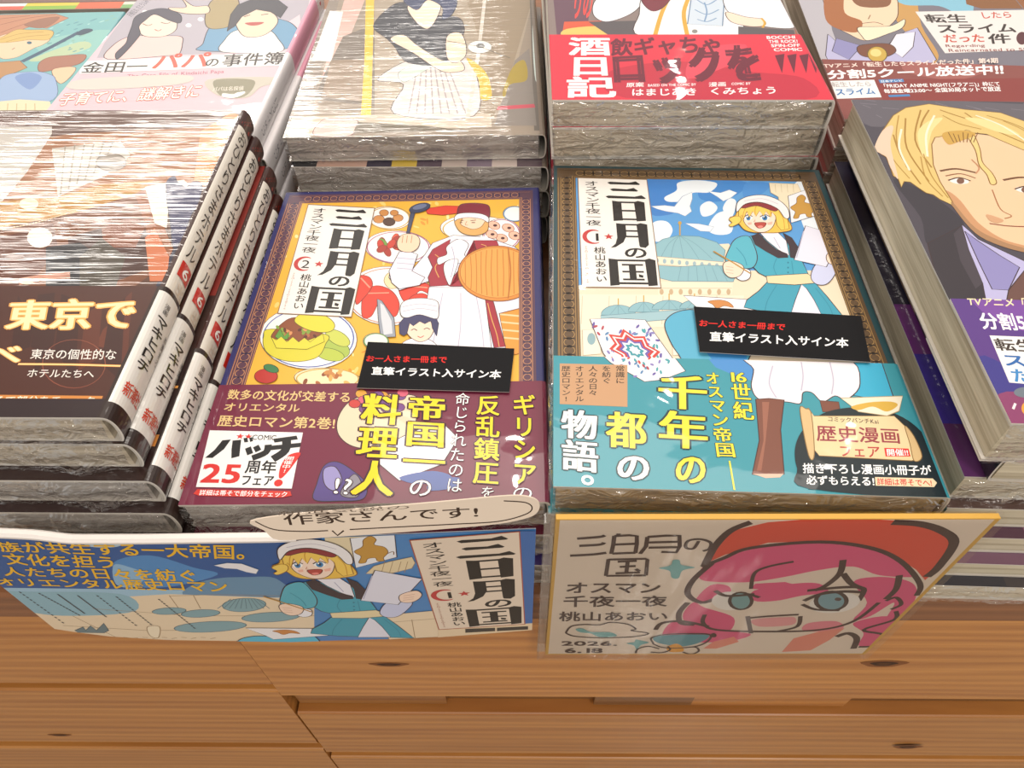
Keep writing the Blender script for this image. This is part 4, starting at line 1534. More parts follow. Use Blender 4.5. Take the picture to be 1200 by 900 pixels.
def band_purple(a, bk=None):
    a.frame(1000, 330, 2.25)
    a.p('#5b3a86', '200,20 900,20 900,420 300,420')
    a.p('#7a4aa0', '290,10 520,10 700,120 420,130', 1)
    a.p('#3f3a8a', '330,200 480,260 700,300 700,400 420,360', 1)
    a.p('#8a3f6a', '380,300 560,320 800,420 420,420', 1)
    a.t('#f4e6b8', 'TVアニメ「転生したら', '296,44 596,50 600,78 300,68', bold=0.035)
    a.t('#ffffff', '分割5クール放送中!!', '322,84 760,96 780,148 338,130', bold=0.045)
    a.p('#f2f0ee', '356,146 700,160 760,300 408,270')
    a.t('#3f3430', '転生したら', '362,152 640,164 654,204 376,186', bold=0.045)
    a.t('#2f6ab0', 'スライム', '382,192 640,204 660,246 396,228', bold=0.05)
    a.t('#3f8ac8', 'だった件', '404,230 640,246 654,290 420,270', bold=0.045)
    a.e('#6f7a86', 452, 296, 32, 14)
    a.l('#f0e6e8', '418,340 424,325', 5, 0)
    a.e('#e8a03c', 456, 338, 16, 18)
    a.e('#f4ead8', 500, 350, 20, 14)


def cover_brooch(a, bk):
    """plain stand-in: figure in a lavender collar with an oval brooch, logo panel and red announcement band"""
    a.frame(900, 0, 4)
    a.p('#7a7682', '0,-300 1500,-300 1500,700 0,700')
    a.p('#b9b6bf', '120,-60 290,-60 300,140 420,430 260,420', 1)
    a.p('#c89a58', '560,-60 680,-60 720,120 800,260 740,300 660,170 600,90', 1)
    a.p('#86c0d8', '600,-30 920,-30 960,60 900,70 800,28 640,22', 1)
    a.p('#8a5a30', '920,-40 1400,-40 1400,40 1000,40 930,20')
    a.po('#f1d3b4', INK, '270,-60 560,-60 610,60 560,130 470,190 380,160 300,100', 3)
    a.p('#a8683c', '270,-40 350,-40 360,60 440,100 420,150 340,140 270,90', 1)
    a.p('#8a5a3a', '400,-20 560,-20 560,30 430,30', 1)
    a.l('#5a3a2a', '440,110 500,104 540,116', 4)
    a.l('#8a6a4a', '470,90 480,70', 4)
    a.po('#efe4c8', INK, '420,130 500,125 580,120 640,90 630,130 560,160 470,190 440,170', 3)
    a.po('#b9b7da', INK, '280,160 320,195 400,215 470,230 560,210 640,150 700,130 790,280 760,300 300,320 270,260', 3, 0)
    a.po('#8f8dbd', INK, '320,180 440,215 380,280 300,240', 3, 0)
    a.po('#e6e4f2', INK, '600,160 690,150 680,220 630,270 560,225', 3, 0)
    a.po('#7a4a34', INK, '425,215 560,205 600,240 540,270 440,262', 3)
    a.eo('#c8a84a', '#6a5420', 512, 255, 46, 36, 0.1, 4)
    a.e('#e8d488', 505, 248, 26, 18, 0.1)
    a.p('#e9e4e2', '690,55 1320,45 1340,230 830,250')
    K = '#3a2f2b'
    a.t(K, '転生', '724,66 930,66 940,108 745,108', bold=0.05)
    a.t('#c8503c', 'したら', '985,55 1140,52 1150,85 1000,90', bold=0.035)
    a.t(K, 'スライム', '775,112 1160,108 1170,155 800,158', bold=0.05)
    a.t('#c8503c', 'だった', '812,160 1015,158 1020,200 830,202', bold=0.045)
    a.t(K, '件', '1025,158 1135,156 1145,205 1035,208', bold=0.05)
    a.t('#8a3a30', 'Regarding', '826,206 1016,203 1020,222 832,224', bold=0.02)
    a.t('#8a3a30', 'Reincarnated to Slime', '840,226 1270,220 1275,240 846,246', bold=0.02)
    a.e('#5a2a30', 1190, 180, 26, 30)


def band_red_news(a, bk=None):
    a.frame(900, 0, 4)
    a.p('#8a4a44', '180,270 1400,280 1400,480 180,480')
    a.p('#a2605a', '700,280 1100,280 900,380 640,340', 1)
    a.p('#8a3a36', '500,380 1400,370 1400,480 540,480')
    a.t('#f6e2d8', 'TVアニメ「転生したらスライムだった件」第4期', '255,304 1075,276 1078,302 262,326', bold=0.05)
    a.t('#ffffff', '分割5クール放送中!!', '268,335 1100,305 1106,356 280,378', bold=0.06)
    a.p('#eef0f0', '280,386 495,380 530,462 310,470')
    a.t('#b0a8a8', '転生したら', '290,390 480,386 488,412 300,416', bold=0.03)
    a.t('#3a7ab8', 'スライム', '305,420 495,416 505,450 318,456', bold=0.05)
    a.p('#4a86c0', '515,380 630,376 636,390 522,396')
    a.t('#ffffff', '日本テレビ', '522,382 626,378 630,389 526,394', bold=0.03)
    a.t('#ffffff', '「FRIDAY ANIME NIGHT(フラアニ)」枠にて', '520,398 1082,388 1088,410 528,420', bold=0.04)
    a.t('#ffffff', '毎週金曜23:00〜 全国30局ネットで放送', '536,424 1084,410 1090,434 544,444', bold=0.04)
    a.p('#4a86c0', '560,452 660,448 664,458 566,462')


def cover_family(a, bk):
    """pale pink cover with a plain couple and child, one-line title"""
    a.frame(0, 0, 3.53)
    a.p('#ddd6dc', '100,-200 1500,-200 1500,700 0,700')
    a.p('#eec6d2', '440,110 500,110 300,470 170,470')
    a.p('#b6b0bc', '560,-80 1300,-80 1230,210 400,240 430,180 520,60')
    a.p('#dcc2cc', '380,250 1230,205 1100,480 200,480')
    a.p('#e2cdd6', '1000,215 1240,60 1250,210')
    for x, y in ((880, 60), (900, 130), (780, 105), (830, 80), (600, 50)):
        a.e('#ffffff', x, y, 12, 8)
    a.t('#6a6a72', '天樹征丸 さとうふみや', '520,60 600,-10 630,0 545,72', bold=0.02)
    # girl with a dark braid in a pink dress
    a.po('#f4ccc8', INK, '445,245 465,190 540,150 640,150 745,150 755,180 740,225 700,230', 3)
    a.po('#fbe0cf', INK, '560,70 640,55 720,70 730,120 680,150 600,150 570,120', 3)
    a.po('#4a4656', '#2a2630', '545,110 560,70 610,45 680,35 745,60 745,95 700,85 640,60 600,85 575,110 580,140 560,170 520,215 485,245 480,220 520,180 530,150', 3)
    a.l('#7a5a50', '590,98 612,106 630,100', 4)
    a.l('#7a5a50', '665,92 688,98 705,92', 4)
    a.l('#b9605a', '640,122 655,128 668,122', 4)
    # man in a white shirt with a child on his shoulders
    a.po('#6a9cc0', INK, '840,180 870,110 950,60 1160,80 1230,120 1240,180 1120,210 830,210', 3)
    a.po('#eef2ef', INK, '920,215 930,165 980,125 1100,120 1150,160 1160,215', 3)
    a.po('#a8966a', INK, '855,110 850,60 880,0 960,-20 990,20 960,100 900,120', 3)
    a.po('#f6d6be', INK, '715,45 700,32 770,30 750,-10 800,25 860,25 860,55 780,58', 3)
    a.po('#f6d6be', INK, '975,100 980,60 1020,40 1110,45 1150,80 1130,120 1080,150 1010,150', 3)
    a.po('#3d3a44', '#22202a', '955,60 985,20 1060,-10 1150,0 1190,30 1160,75 1120,50 1060,40 1000,70 970,110 940,130', 3, 0)
    a.l('#3a2a2a', '1010,70 1035,62', 5)
    a.l('#3a2a2a', '1080,62 1110,58', 5)
    a.p('#b9504a', '1015,95 1090,92 1070,104 1035,106', 1)
    # title line
    a.p('#faf7f5', '330,255 1180,215 1180,270 330,305')
    K = '#3c342f'
    a.t(K, '金田一', '350,258 620,248 605,300 330,304', bold=0.03)
    a.t('#d9604c', 'パパ', '640,222 880,212 860,282 620,292', bold=0.05)
    a.t(K, 'の', '850,240 915,236 905,276 842,280', bold=0.03)
    a.t(K, '事件簿', '925,225 1185,212 1170,268 912,278', bold=0.03)
    a.t('#c26a80', 'The Case File of Kindaichi Papa', '528,305 930,285 928,305 524,325', bold=0.0)
    a.p('#d9d0c8', '330,330 760,310 740,350 320,372', 1)
    a.p('#c9c2b4', '860,330 1140,320 1150,345 1080,360 1020,405 900,395', 1)
    a.p('#8f8a72', '895,330 1040,330 1050,360 1010,400 930,405 890,370', 1)
    a.t('#fff5ec', '子育てに、謎解きに', '262,385 850,345 820,405 232,440', bold=0.03, ol='#e0694a', olw=0.04)
    a.t('#e8e2d4', 'パパは名探偵', '880,360 1010,355 1008,375 878,380', bold=0.02)


def cover_dance(a, bk):
    """grey cover with a dark-haired figure in a black top and pleated skirt, yellow pole and parasol rod"""
    a.frame(320, 0, 3.53)
    a.p('#9a8b7a', '0,-250 1200,-250 1200,700 0,700')
    a.p('#8f8276', '60,-100 300,-100 220,200 160,480 40,540')
    a.p('#d9b3a8', '310,-50 400,-50 290,220 200,330 240,180')
    a.p('#f4f0ec', '235,45 290,48 240,255 160,250')
    a.p('#7a6e62', '290,150 420,100 420,440 170,410 210,310')
    a.p('#9c8874', '240,250 380,245 370,420 200,400')
    a.p('#e8c23c', '385,-60 420,-60 405,495 362,495 378,250')
    a.p('#ab9c88', '420,-60 1090,-60 1000,300 900,520 420,480')
    a.p('#9a8870', '780,-60 1090,-60 960,380 900,510 820,420 850,150')
    a.p('#6b6258', '1060,-60 1150,-60 1110,540 1080,540')
    a.p('#d5e4df', '1075,80 1100,60 1110,180 1090,260 1100,330 1085,330 1075,210', 1)
    a.p('#8a8078', '1000,250 1060,200 1080,420 1090,520 915,520')
    a.p('#a8912e', '990,280 1040,250 1050,330 980,350 960,400 950,380', 1)
    a.p('#c84a5a', '930,440 1080,430 1085,445 925,455')
    a.p('#cdbfac', '80,480 900,470 905,525 330,545 60,570')
    a.po('#e6c6be', '#8a6a62', '170,560 200,500 260,488 350,500 320,560', 3)
    a.p('#6b5f4a', '350,505 620,520 800,540 330,550')
    # figure
    a.po('#ded6d2', INK, '430,330 560,250 690,250 800,240 840,300 830,480 500,470 540,350', 3)
    for x in range(560, 830, 34):
        a.l('#a9a0a0', [(640 + (x - 640) * .5, 265), (x, 470)], 5)
    a.po('#cfe0d4', '#8a8a86', '520,300 600,262 680,255 600,310 540,340', 2)
    a.po('#3a3a42', INK, '415,110 470,40 540,10 640,60 760,70 790,110 780,150 720,150 715,260 560,260 500,190 470,160', 3)
    a.po('#f6dcc4', INK, '485,165 540,145 600,190 700,250 770,250 790,290 720,300 670,280 580,220', 3)
    a.po('#f6dcc4', INK, '720,150 780,140 800,220 760,260 720,240', 3)
    a.po('#f9e2cc', INK, '555,30 600,0 690,10 680,70 640,120 590,90', 3)
    a.po('#3c4468', '#20243a', '540,0 580,-50 700,-50 760,0 740,60 700,80 700,30 640,0 600,40 570,30', 3)
    a.l('#d8d0c4', '880,-40 850,220 805,490', 12, 0)
    a.eo('#f6f2ea', '#8a8478', 855, 195, 50, 26, 0, 3)
    a.e('#4a4a4a', 858, 190, 18, 10)
    a.l('#7a7468', '720,170 850,192 980,240', 4, 0)
    a.p('#d9b93c', '800,240 880,300 905,400 860,410 850,330', 1)


def cover_white_coat(a, bk):
    """white uniform jacket with gold piping above a bright red band"""
    a.frame(630, 0, 3.53)
    a.p('#8a7a76', '0,-400 1300,-400 1300,700 0,700')
    a.p('#6a4a5a', '60,-60 220,-60 210,90 80,150')
    a.t('#e64a44', 'りの', '150,-60 240,-60 220,85 140,85', bold=0.05)
    a.vt('#e64a44', 'り', '150,-70 240,-70 230,0 145,0', bold=0.05)
    a.p('#d85a3c', '110,90 300,85 290,150 100,150')
    a.p('#e8c46a', '120,120 260,110 280,150 110,150', 1)
    a.p('#5a5458', '210,90 440,85 430,150 300,150')
    a.po('#eceff5', INK, '230,60 240,0 320,-40 450,-40 420,30 360,70 280,90', 3)
    a.po('#f3f2f3', INK, '430,150 420,60 470,-40 780,-40 820,50 830,150', 3)
    a.l('#d8a83c', '560,-40 515,50 485,150', 14)
    a.l('#d8a83c', '640,-40 605,50 620,150', 14)
    a.po('#7a2a38', INK, '430,0 470,-30 560,-30 520,30 470,45', 3)
    a.po('#cfdcea', '#5a7aa0', '640,-40 775,-40 765,108 620,100', 4, 0)
    for P in ('660,0 700,20 740,0', '650,40 700,60 750,40', '660,80 700,90 740,75', '690,10 700,50 690,90'):
        a.l('#7a9cc4', P, 5)
    a.po('#eef0f5', INK, '790,-40 1010,-40 1040,60 1060,115 940,110 860,80 780,40', 3)
    a.po('#f8dcc8', INK, '780,50 860,70 930,80 940,105 880,110 800,90', 3)
    a.l('#d8a83c', '925,75 940,95 930,115', 8)
    a.p('#9a5a3a', '1030,-40 1075,-40 1140,150 1070,150')
    a.p('#5a5458', '830,110 1060,125 1065,150 830,150')
    a.e('#8a8a86', 650, 130, 12, 8)


def band_red(a, bk=None):
    a.frame(630, 0, 3.53)
    a.p('#dc3046', '0,130 1400,130 1400,460 0,460')
    a.p('#c0243e', '300,300 600,260 860,300 1100,330 1100,420 360,410', 1)
    D_ = '#6a1830'
    a.p('#e8485c', '660,215 860,190 800,270 620,330', 1)
    a.t(D_, '飲ギャちゃ', '300,165 760,148 770,225 300,240', bold=0.06)
    a.t(D_, 'ロックを', '290,222 910,180 950,345 300,358', bold=0.1)
    for i, x in enumerate((980, 1030, 1080, 1120)):
        a.p(D_, [(x, 235), (x + 40, 228), (x + 30, 310)])
    a.vt('#ffffff', '酒日記', '128,158 300,158 330,412 112,412', bold=0.06)
    for k, tx in enumerate(('BOCCHI', 'THE ROCK!', 'SPIN-OFF', 'COMIC')):
        y = 152 + k * 17
        a.t('#ffffff', tx, [(942 + k * 10, y), (1062 + k * 10, y - 2), (1066 + k * 10, y + 15), (946 + k * 10, y + 17)], bold=0.05)
    a.t('#ffffff', '原案', '365,348 440,346 440,366 365,368', bold=0.02)
    a.t('#ffffff', 'BASED ON THE COMIC BY', '455,352 655,348 655,362 455,366', bold=0.03)
    a.t('#ffffff', '漫画', '705,346 780,344 780,364 705,366', bold=0.02)
    a.t('#ffffff', 'COMIC BY', '800,346 880,344 880,358 800,360', bold=0.03)
    a.t('#ffffff', 'はまじあき', '385,372 660,368 662,402 385,404', bold=0.03)
    a.t('#ffffff', 'くみちょう', '705,368 990,362 995,396 705,400', bold=0.03)


def cover_lagoon(a, bk):
    """teal cover with a fair-haired figure under a straw hat and a dark oar"""
    a.frame(0, 0, 8.571)
    a.p('#7cb9bc', '-900,80 1400,80 1400,1600 -900,1600')
    a.p('#8fc6c0', '400,420 1100,300 1000,560 500,560', 1)
    a.p('#b9cda6', '300,600 800,420 900,480 500,600', 1)
    rnd = random.Random(9)
    for i in range(40):
        a.e(rnd.choice(['#5f9aa4', '#a9d8d4', '#8ab8a4']), rnd.uniform(480, 1150), rnd.uniform(140, 520), rnd.uniform(10, 34), 5, -0.3, 8)
        a.layer -= 0.93
    a.layer += 1
    a.po('#c48a6a', '#7a4a3a', '-300,160 0,150 560,140 690,180 470,285 300,270 0,370 -300,420', 6, 0)
    for P in ('0,250 300,180 560,150', '0,330 250,240 480,180', '-200,220 0,190 300,160'):
        a.l('#8a5844', P, 7)
    a.p('#9a6a54', '240,250 400,190 600,170 500,260 380,285', 1)
    a.po('#f3cfae', '#7a5a44', '-60,420 80,340 300,380 500,390 430,450 350,480 260,530 150,580 0,580', 5)
    a.po('#d9b86a', '#8a6a30', '-200,420 0,380 160,300 300,300 480,300 540,330 480,400 300,400 150,420 0,430', 5)
    for P in ('0,400 200,340 440,320', '60,420 260,370 500,350'):
        a.l('#a8843c', P, 6)
    a.e('#3a6a80', 295, 430, 26, 14)
    a.l('#4a3428', '150,480 120,500', 7)
    a.l('#3f5a74', '220,620 500,480 800,320', 46, 0)
    a.p('#34485e', '760,340 830,295 900,288 935,305 880,335 800,355', 1)
    a.po('#b98a5a', '#6a4a30', '-200,640 200,610 275,680 180,720 0,790 -200,820', 5, 0)
    a.po('#a8705a', '#6a4434', '390,640 480,580 640,560 860,550 800,640 560,700 400,720', 5)
    a.po('#efc8a4', '#7a5a44', '520,720 600,680 760,680 700,780 600,840', 5)
    a.po('#9ab4da', '#5a6a8a', '0,800 120,740 350,720 480,740 560,800 540,1000 100,1100 -100,1000', 5)
    a.p('#7a98cc', '150,780 300,730 420,780 300,900', 1)
    a.p('#e9dcb8', '-300,1050 200,1000 500,1020 600,1300 -300,1500')
    for i in range(6):
        a.l('#c9b48a', [(-100 + i * 90, 1040), (-140 + i * 100, 1280)], 8, 0)


def cover_plain(cols):
    def f(a, bk):
        W, D = bk.W, bk.D
        a.puv(cols[0], [(0, D * .3), (W, D * .36), (W, D * .8), (0, D * .7)])
        a.puv(cols[1], [(W * .1, D * .5), (W * .6, D * .55), (W * .5, D * .95), (W * .15, D * .9)])
    return f


def front_strip(cols):
    """colour fields of the band seen as a narrow strip at the foot of the cover"""
    def f(a, bk):
        W = bk.W
        n = len(cols)
        for i, c in enumerate(cols):
            a.puv(c, [(W * i / n, 0), (W * (i + 1) / n, 0), (W * (i + 1) / n, 0.03), (W * i / n, 0.03)])
            a.layer -= 1
        a.layer += 1
    return f
# ------------------------------------------------------------------ stacks of books (x, y, z of the fore-edge foot corner)
G_A = 'hotel comics in the front left stack'
G_B = 'second-volume comics in the stack with a wine red band'
G_C = 'first-volume comics in the stack with a teal band'
G_D = 'comics in the front right stack'
NTH = ['topmost', 'second', 'third', 'fourth', 'fifth', 'sixth', 'seventh']

# --- front left: hotel comics
ra = 0.0274
A_POS = [(-0.1420, 0.0055, 0.0704, 0.0122), (-0.1402, 0.0044, 0.0573, 0.0127), (-0.1356, -0.0012, 0.0443, 0.0126), (-0.1332, -0.0058, 0.0307, 0.0132), (-0.1302, -0.0062, 0.0154, 0.0150), (-0.1312, -0.0066, 0.0, 0.0151)]
LAB_A = ['dark brown hotel comic in creased cellophane, topmost of the front left stack', 'hotel comic directly under the top one, its white spine flush beneath it', 'hotel comic third from the top, its cover edge showing below the two upper ones', 'hotel comic fourth from the top, slid right beside the wine red band', 'hotel comic fifth in the front left stack, behind the blue leaflet', 'hotel comic at the bottom of the front left stack, resting on the table']
for i, (cx, cy, z, T) in enumerate(A_POS):
    x, y = cx - 0.126 * math.cos(ra), cy - 0.126 * math.sin(ra)
    bk = Book(book_mtx(x, y, z, ra), T, W=0.1256, bulge=0.0032, rnd=(0.8, 0.85))
    hd = bk.uv((284, 150))[1] if i == 0 else HD
    if i == 0:
        HD = hd
        V1 = bk.uv((205, 335))[1]
        V6 = bk.uv((222, 300))[1]

    def dr(a, b, i=i):
        if i == 0:
            cover_hotel(a, b)
        else:
            a.puv('#6a3a26', [(0, 0.09), (b.W, 0.09), (b.W, b.D), (0, b.D)])
            a.puv('#8a2f28' if i > 1 else '#6a3a26', [(b.W - 0.012, 0.09), (b.W, 0.09), (b.W, b.D), (b.W - 0.012, b.D)])
        spine_hotel(a, b, (0.170, V6, 0, V1))
    bk.make(LAB_A[i], G_A, '#3a2420', M_CRINKLE if i == 0 else M_CRINKLE2, M_PAGE if i < 2 else M_PAGE_GREY, dr)

    def bd(a, b=bk, i=i):
        if i == 0:
            band_hotel(a)
            a.puv('#2a1a1e', [(0, 0), (b.W, 0), (b.W, 0.0075), (0, 0.0075)])
        else:
            a.puv('#d0873f', [(0, 0.014), (b.W, 0.014), (b.W, 0.019), (0, 0.019)])
            a.puv('#ffb45a', [(0, 0.04), (b.W, 0.04), (b.W, 0.0412), (0, 0.0412)])
        bandspine_hotel(a, b, V1 - 0.001)
    bk.band(0.0, V1 - 0.001, '#33201f', M_CRINKLE2 if i else M_GLOSS, bd)
    if i < 5:
        bk.wrap_front(M_FILM, 20 + i, 0.0014, tuft=(0, 0.86, 0.84, 0.82, 0)[i])

# --- second volume: navy jacket, wine red band
B_POS = [(-0.1284, -0.0026, 0.0302, 0.0304, 0.0226, -0.0073, 0.0137), (-0.1272, -0.0060, 0.0158, 0.0304, 0.011, 0.0, 0.0132), (-0.1266, -0.0095, 0.0, 0.0280, 0.0, 0.0, 0.0143)]
LAB_B = ['navy and gold volume two comic with wine red band, top of its stack', 'navy volume two comic under the top copy, its wine red foot edge showing', 'lowest comic of the wine red stack, a blue and purple strip at its foot']
for i, (x, y, z, r, tx, ty, T) in enumerate(B_POS):
    bk = Book(book_mtx(x, y, z, r, tx, ty), T, bulge=0.0014)
    bk.make(LAB_B[i], G_B, '#2c2c66', M_GLOSS, M_PAGE_GREY, cover_navy if i == 0 else None)
    vb = bk.uv((420, 458))[1]
    vb = 0.0605 if i else bk.uv((300, 452))[1]
    bk.band(0.0, vb, '#74243f' if i < 2 else '#4a3a86', M_GLOSS, band_wine if i == 0 else None)
    if i == 0:
        bk.slip('432,404 603,412 597,463 419,458', M_SLIP, lambda a, *_: notice(a, (300, 200, 3.333), '432,732 750,736 748,764 430,758', '455,776 962,790 956,826 452,810'))
        bk.wrap_front(M_FILM, 31, 0.0016, tuft=0.1)
    else:
        bk.wrap_front(M_FILM, 31 + i, 0.001)

# --- first volume: dark teal jacket, teal band
C_POS = [(0.0, 0.0, 0.0443, 0.0147), (-0.0012, -0.0018, 0.0296, 0.0147), (0.0004, 0.0, 0.0148, 0.0148), (0.0, 0.001, 0.0, 0.0148)]
LAB_C = ['dark teal volume one comic with teal band, topmost of its stack', 'volume one comic under the top copy, a sliver of its teal band showing', 'third volume one comic in the stack behind the signed card', 'bottom volume one comic in the stack behind the signed card']
for i, (x, y, z, T) in enumerate(C_POS):
    bk = Book(book_mtx(x, y, z, 0.0), T, bulge=0.0014)
    bk.make(LAB_C[i], G_C, '#24474d', M_GLOSS, M_PAGE, cover_teal if i == 0 else None)
    vb = bk.uv((900, 424))[1] if i == 0 else 0.062
    if i == 0:
        VC = vb
        C1 = bk
    bk.band(0.0, VC, '#3c97a6', M_GLOSS, band_teal if i == 0 else None)
    if i == 0:
        bk.slip('812,363 1007,374 1018,428 819,416', M_SLIP, lambda a, *_: notice(a, (630, 170, 2.857), '536,594 828,608 824,632 536,618', '572,634 1036,656 1036,690 572,668'))
        bk.wrap_front(M_FILM, 41, 0.0013)
        bk.wrap_front(M_FILM, 42, 0.0010, side='fore')

# --- front right
D_POS = [(0.1320, 0.0050, 0.0742, -0.0016, 0.0182, 0), (0.1438, 0.0080, 0.0578, -0.0016, 0.0160, 1), (0.1365, 0.0098, 0.0440, -0.004, 0.0134, 0), (0.1355, 0.0060, 0.0319, 0.0, 0.0119, 0), (0.1355, 0.0015, 0.0211, 0.002, 0.0106, 0), (0.1350, -0.0030, 0.0112, 0.0, 0.0097, 0), (0.1355, -0.0070, 0.0, 0.002, 0.0110, 0)]
LAB_D = ['dark comic with a fair-haired man in a suit and purple band, topmost at front right', 'dark comic turned spine-left beneath the fair-haired man comic', 'third comic at front right with a violet and blue cover margin', 'fourth comic at front right, a mauve strip along its foot', 'fifth comic at front right, a dark mauve strip along its foot', 'sixth comic at front right, second above the table', 'lowest comic at front right with an orange and black strip, on the table']
D_COL = ['#3d3a42', '#332c33', '#3a3658', '#5a4048', '#5a3a4c', '#54404a', '#26222a']
for i, (x, y, z, r, T, fl) in enumerate(D_POS):
    bk = Book(book_mtx(x, y, z, r), T, bulge=0.0016, flip=bool(fl))

    def dr(a, b, i=i):
        if i == 0:
            cover_suit(a, b)
        elif i == 1:
            bk.rect(a, '#8a7058', b.W - 0.001, b.W + b.S, 0.02, 0.105)
            bk.rect(a, '#2c2428', b.W - 0.001, b.W + b.S, 0.105, 0.182)
        elif i == 2:
            a.puv('#2d2a40', [(0, .08), (.03, .08), (.03, .182), (0, .182)])
            a.puv('#7a3a86', [(0, .055), (.03, .055), (.03, .082), (0, .082)])
            a.puv('#4a3aa0', [(0, .022), (.03, .022), (.03, .055), (0, .055)])
            a.puv('#6a3a70', [(0, 0), (.03, 0), (.03, .022), (0, .022)])
        else:
            front_strip([None, None, None, ['#5a423c', '#7a5a52', '#b87f92', '#9a6a80'], ['#5e3c52', '#94607a', '#644a58', '#86587a'], ['#866078', '#a87088', '#745868'], ['#3a3a44', '#4a4448', '#c8823c', '#c07834']][i])(a, b)
    bk.make(LAB_D[i], G_D, D_COL[i], M_CRINKLE2 if i else M_GLOSS, M_PAGE_WARM, dr)
    if i == 0:
        bk.band(0.0, bk.uv((1130, 352))[1], '#5b3a86', M_GLOSS, band_purple)
        bk.wrap_front(M_FILM, 51, 0.0012)
    if i == 2:
        bk.wrap_front(M_FILM, 52, 0.0013)
    if i == 6:
        bk.wrap_front(M_FILM, 53, 0.0012, flap=-0.0006)

# ------------------------------------------------------------------ back row
rg = 0.040
G_POS = [(-0.1335, 0.1925, 0.0519, 0.0495, 0.0135), (-0.1320, 0.1890, 0.0362, 0.0290, 0.0150), (-0.1310, 0.1905, 0.0190, 0.0250, 0.0170), (-0.1315, 0.1915, 0.0, 0.0280, 0.0188)]
LAB_G = ['pale comic with a figure in a pleated skirt, topmost behind the volume two stack', 'comic under the pleated skirt comic, coloured dashes along its foot', 'third comic under the pleated skirt comic, just above the navy cover', 'bottom comic under the pleated skirt comic, hidden low behind the navy cover']
for i, (x, y, z, r, T) in enumerate(G_POS):
    bk = Book(book_mtx(x, y, z, r), T, W=0.1265, bulge=0.0035)
    bk.make(LAB_G[i], 'comics in the stack behind the volume two stack', '#8a7c70', M_CRINKLE if i == 0 else M_CRINKLE2, M_PAGE_GREY, cover_dance if i == 0 else front_strip(['#2a2a2e', '#c8a494', '#c8a494', '#3a3448', '#d8b84a', '#5a4a58', '#c8b8b0', '#8a7a8a', '#d8c8c0', '#6a5a62']))
    if i < 3:
        bk.wrap_front(M_FILM, 61 + i, 0.0018)

H_POS = [(-0.0020, 0.1848, 0.0778, 0.0266, 0.0130), (-0.0012, 0.1838, 0.0620, 0.0400, 0.0156), (-0.0004, 0.1846, 0.0455, 0.0290, 0.0160), (-0.0005, 0.1850, 0.0305, 0.028, 0.0150), (0.0, 0.1855, 0.0152, 0.026, 0.0152), (-0.0005, 0.1850, 0.0, 0.028, 0.0152)]
LAB_H = ['comic with a white uniform jacket above a red band, topmost behind volume one', 'comic directly under the red banded top copy', 'third comic of the red banded stack, its red foot strip above the teal cover', 'fourth comic of the red banded stack, behind the volume one stack', 'fifth comic of the red banded stack, behind the volume one stack', 'bottom comic of the red banded stack, on the table']
for i, (x, y, z, r, T) in enumerate(H_POS):
    bk = Book(book_mtx(x, y, z, r), T, W=0.1265, bulge=0.0014)
    bk.make(LAB_H[i], 'comics in the red banded stack', '#8a7a76', M_GLOSS, M_PAGE, cover_white_coat if i == 0 else None)
    vb = bk.uv((800, 42))[1] if i == 0 else VH
    VH = vb
    bk.band(0.0, vb, '#d42a44', M_CRINKLE2 if i else M_GLOSS, band_red if i == 0 else None)
    if i < 3:
        bk.wrap_front(M_FILM, 71 + i, 0.0014)

LAB_I = ['comic with a lavender collar, brooch and red announcement band, topmost at back right', 'comic under the brooch comic at back right', 'third comic of the back right stack', 'fourth comic of the back right stack', 'bottom comic of the back right stack, on the table']
for i in range(5):
    bk = Book(book_mtx(0.1372 + 0.001 * (i % 2), 0.1975 + 0.001 * (i % 3), 0.0608 - 0.0152 * i, -0.045), 0.0152, bulge=0.0016)
    bk.make(LAB_I[i], 'comics in the back right stack', '#7a7682', M_GLOSS, M_PAGE, cover_brooch if i == 0 else None)
    if i == 0:
        VI = bk.uv((1060, 74))[1]
    bk.band(0.0, VI, '#8a4a44', M_GLOSS, band_red_news if i == 0 else None)
    if i < 2:
        bk.wrap_front(M_FILM, 81 + i, 0.0012)

LAB_F = ['white and pink family comic, topmost behind the hotel comics', 'white comic under the pink family comic, its white spine showing', 'third comic of the pink family stack, dark below the white spines', 'fourth comic of the pink family stack', 'bottom comic of the pink family stack, on the table']
for i in range(5):
    bk = Book(book_mtx(-0.2622 + 0.0035 * min(i, 1) + 0.001 * (i == 3), 0.1945 - 0.001 * (i == 1) + 0.002 * (i > 1), 0.0520 - 0.0130 * i, 0.004), 0.0130, W=0.1105, D=0.172, bulge=0.0024)

    def dr(a, b, i=i):
        if i == 0:
            cover_family(a, b)
        b.rect(a, '#f2eef0', b.W - 0.0005, b.W + b.S, 0, b.D)
        b.rect(a, '#e9a6bc', b.W - 0.0005, b.W + b.S, 0.085, 0.155)
        for k in range(3):
            a.mb.face([a.mapfn(b.W + b.S * (0.3 + 0.12 * (k % 2)) + 0.0016 * math.cos(t), 0.157 + 0.005 * k + 0.0016 * math.sin(t), a.layer * a.STEP) for t in [2 * math.pi * q / 10 for q in range(10)]], lin('#c8404a'))
        a.layer += 1
        a.tuv('#8a8a92', 'ZUMARU', ((b.W + b.S * .3, .045), (b.W + b.S * .3, .012), (b.W + b.S * .7, .012), (b.W + b.S * .7, .045)), bold=0.0)
    bk.make(LAB_F[i], 'comics in the pink family stack', '#f0ecee', M_GLOSS, M_PAGE_GREY, dr if i < 3 else None)

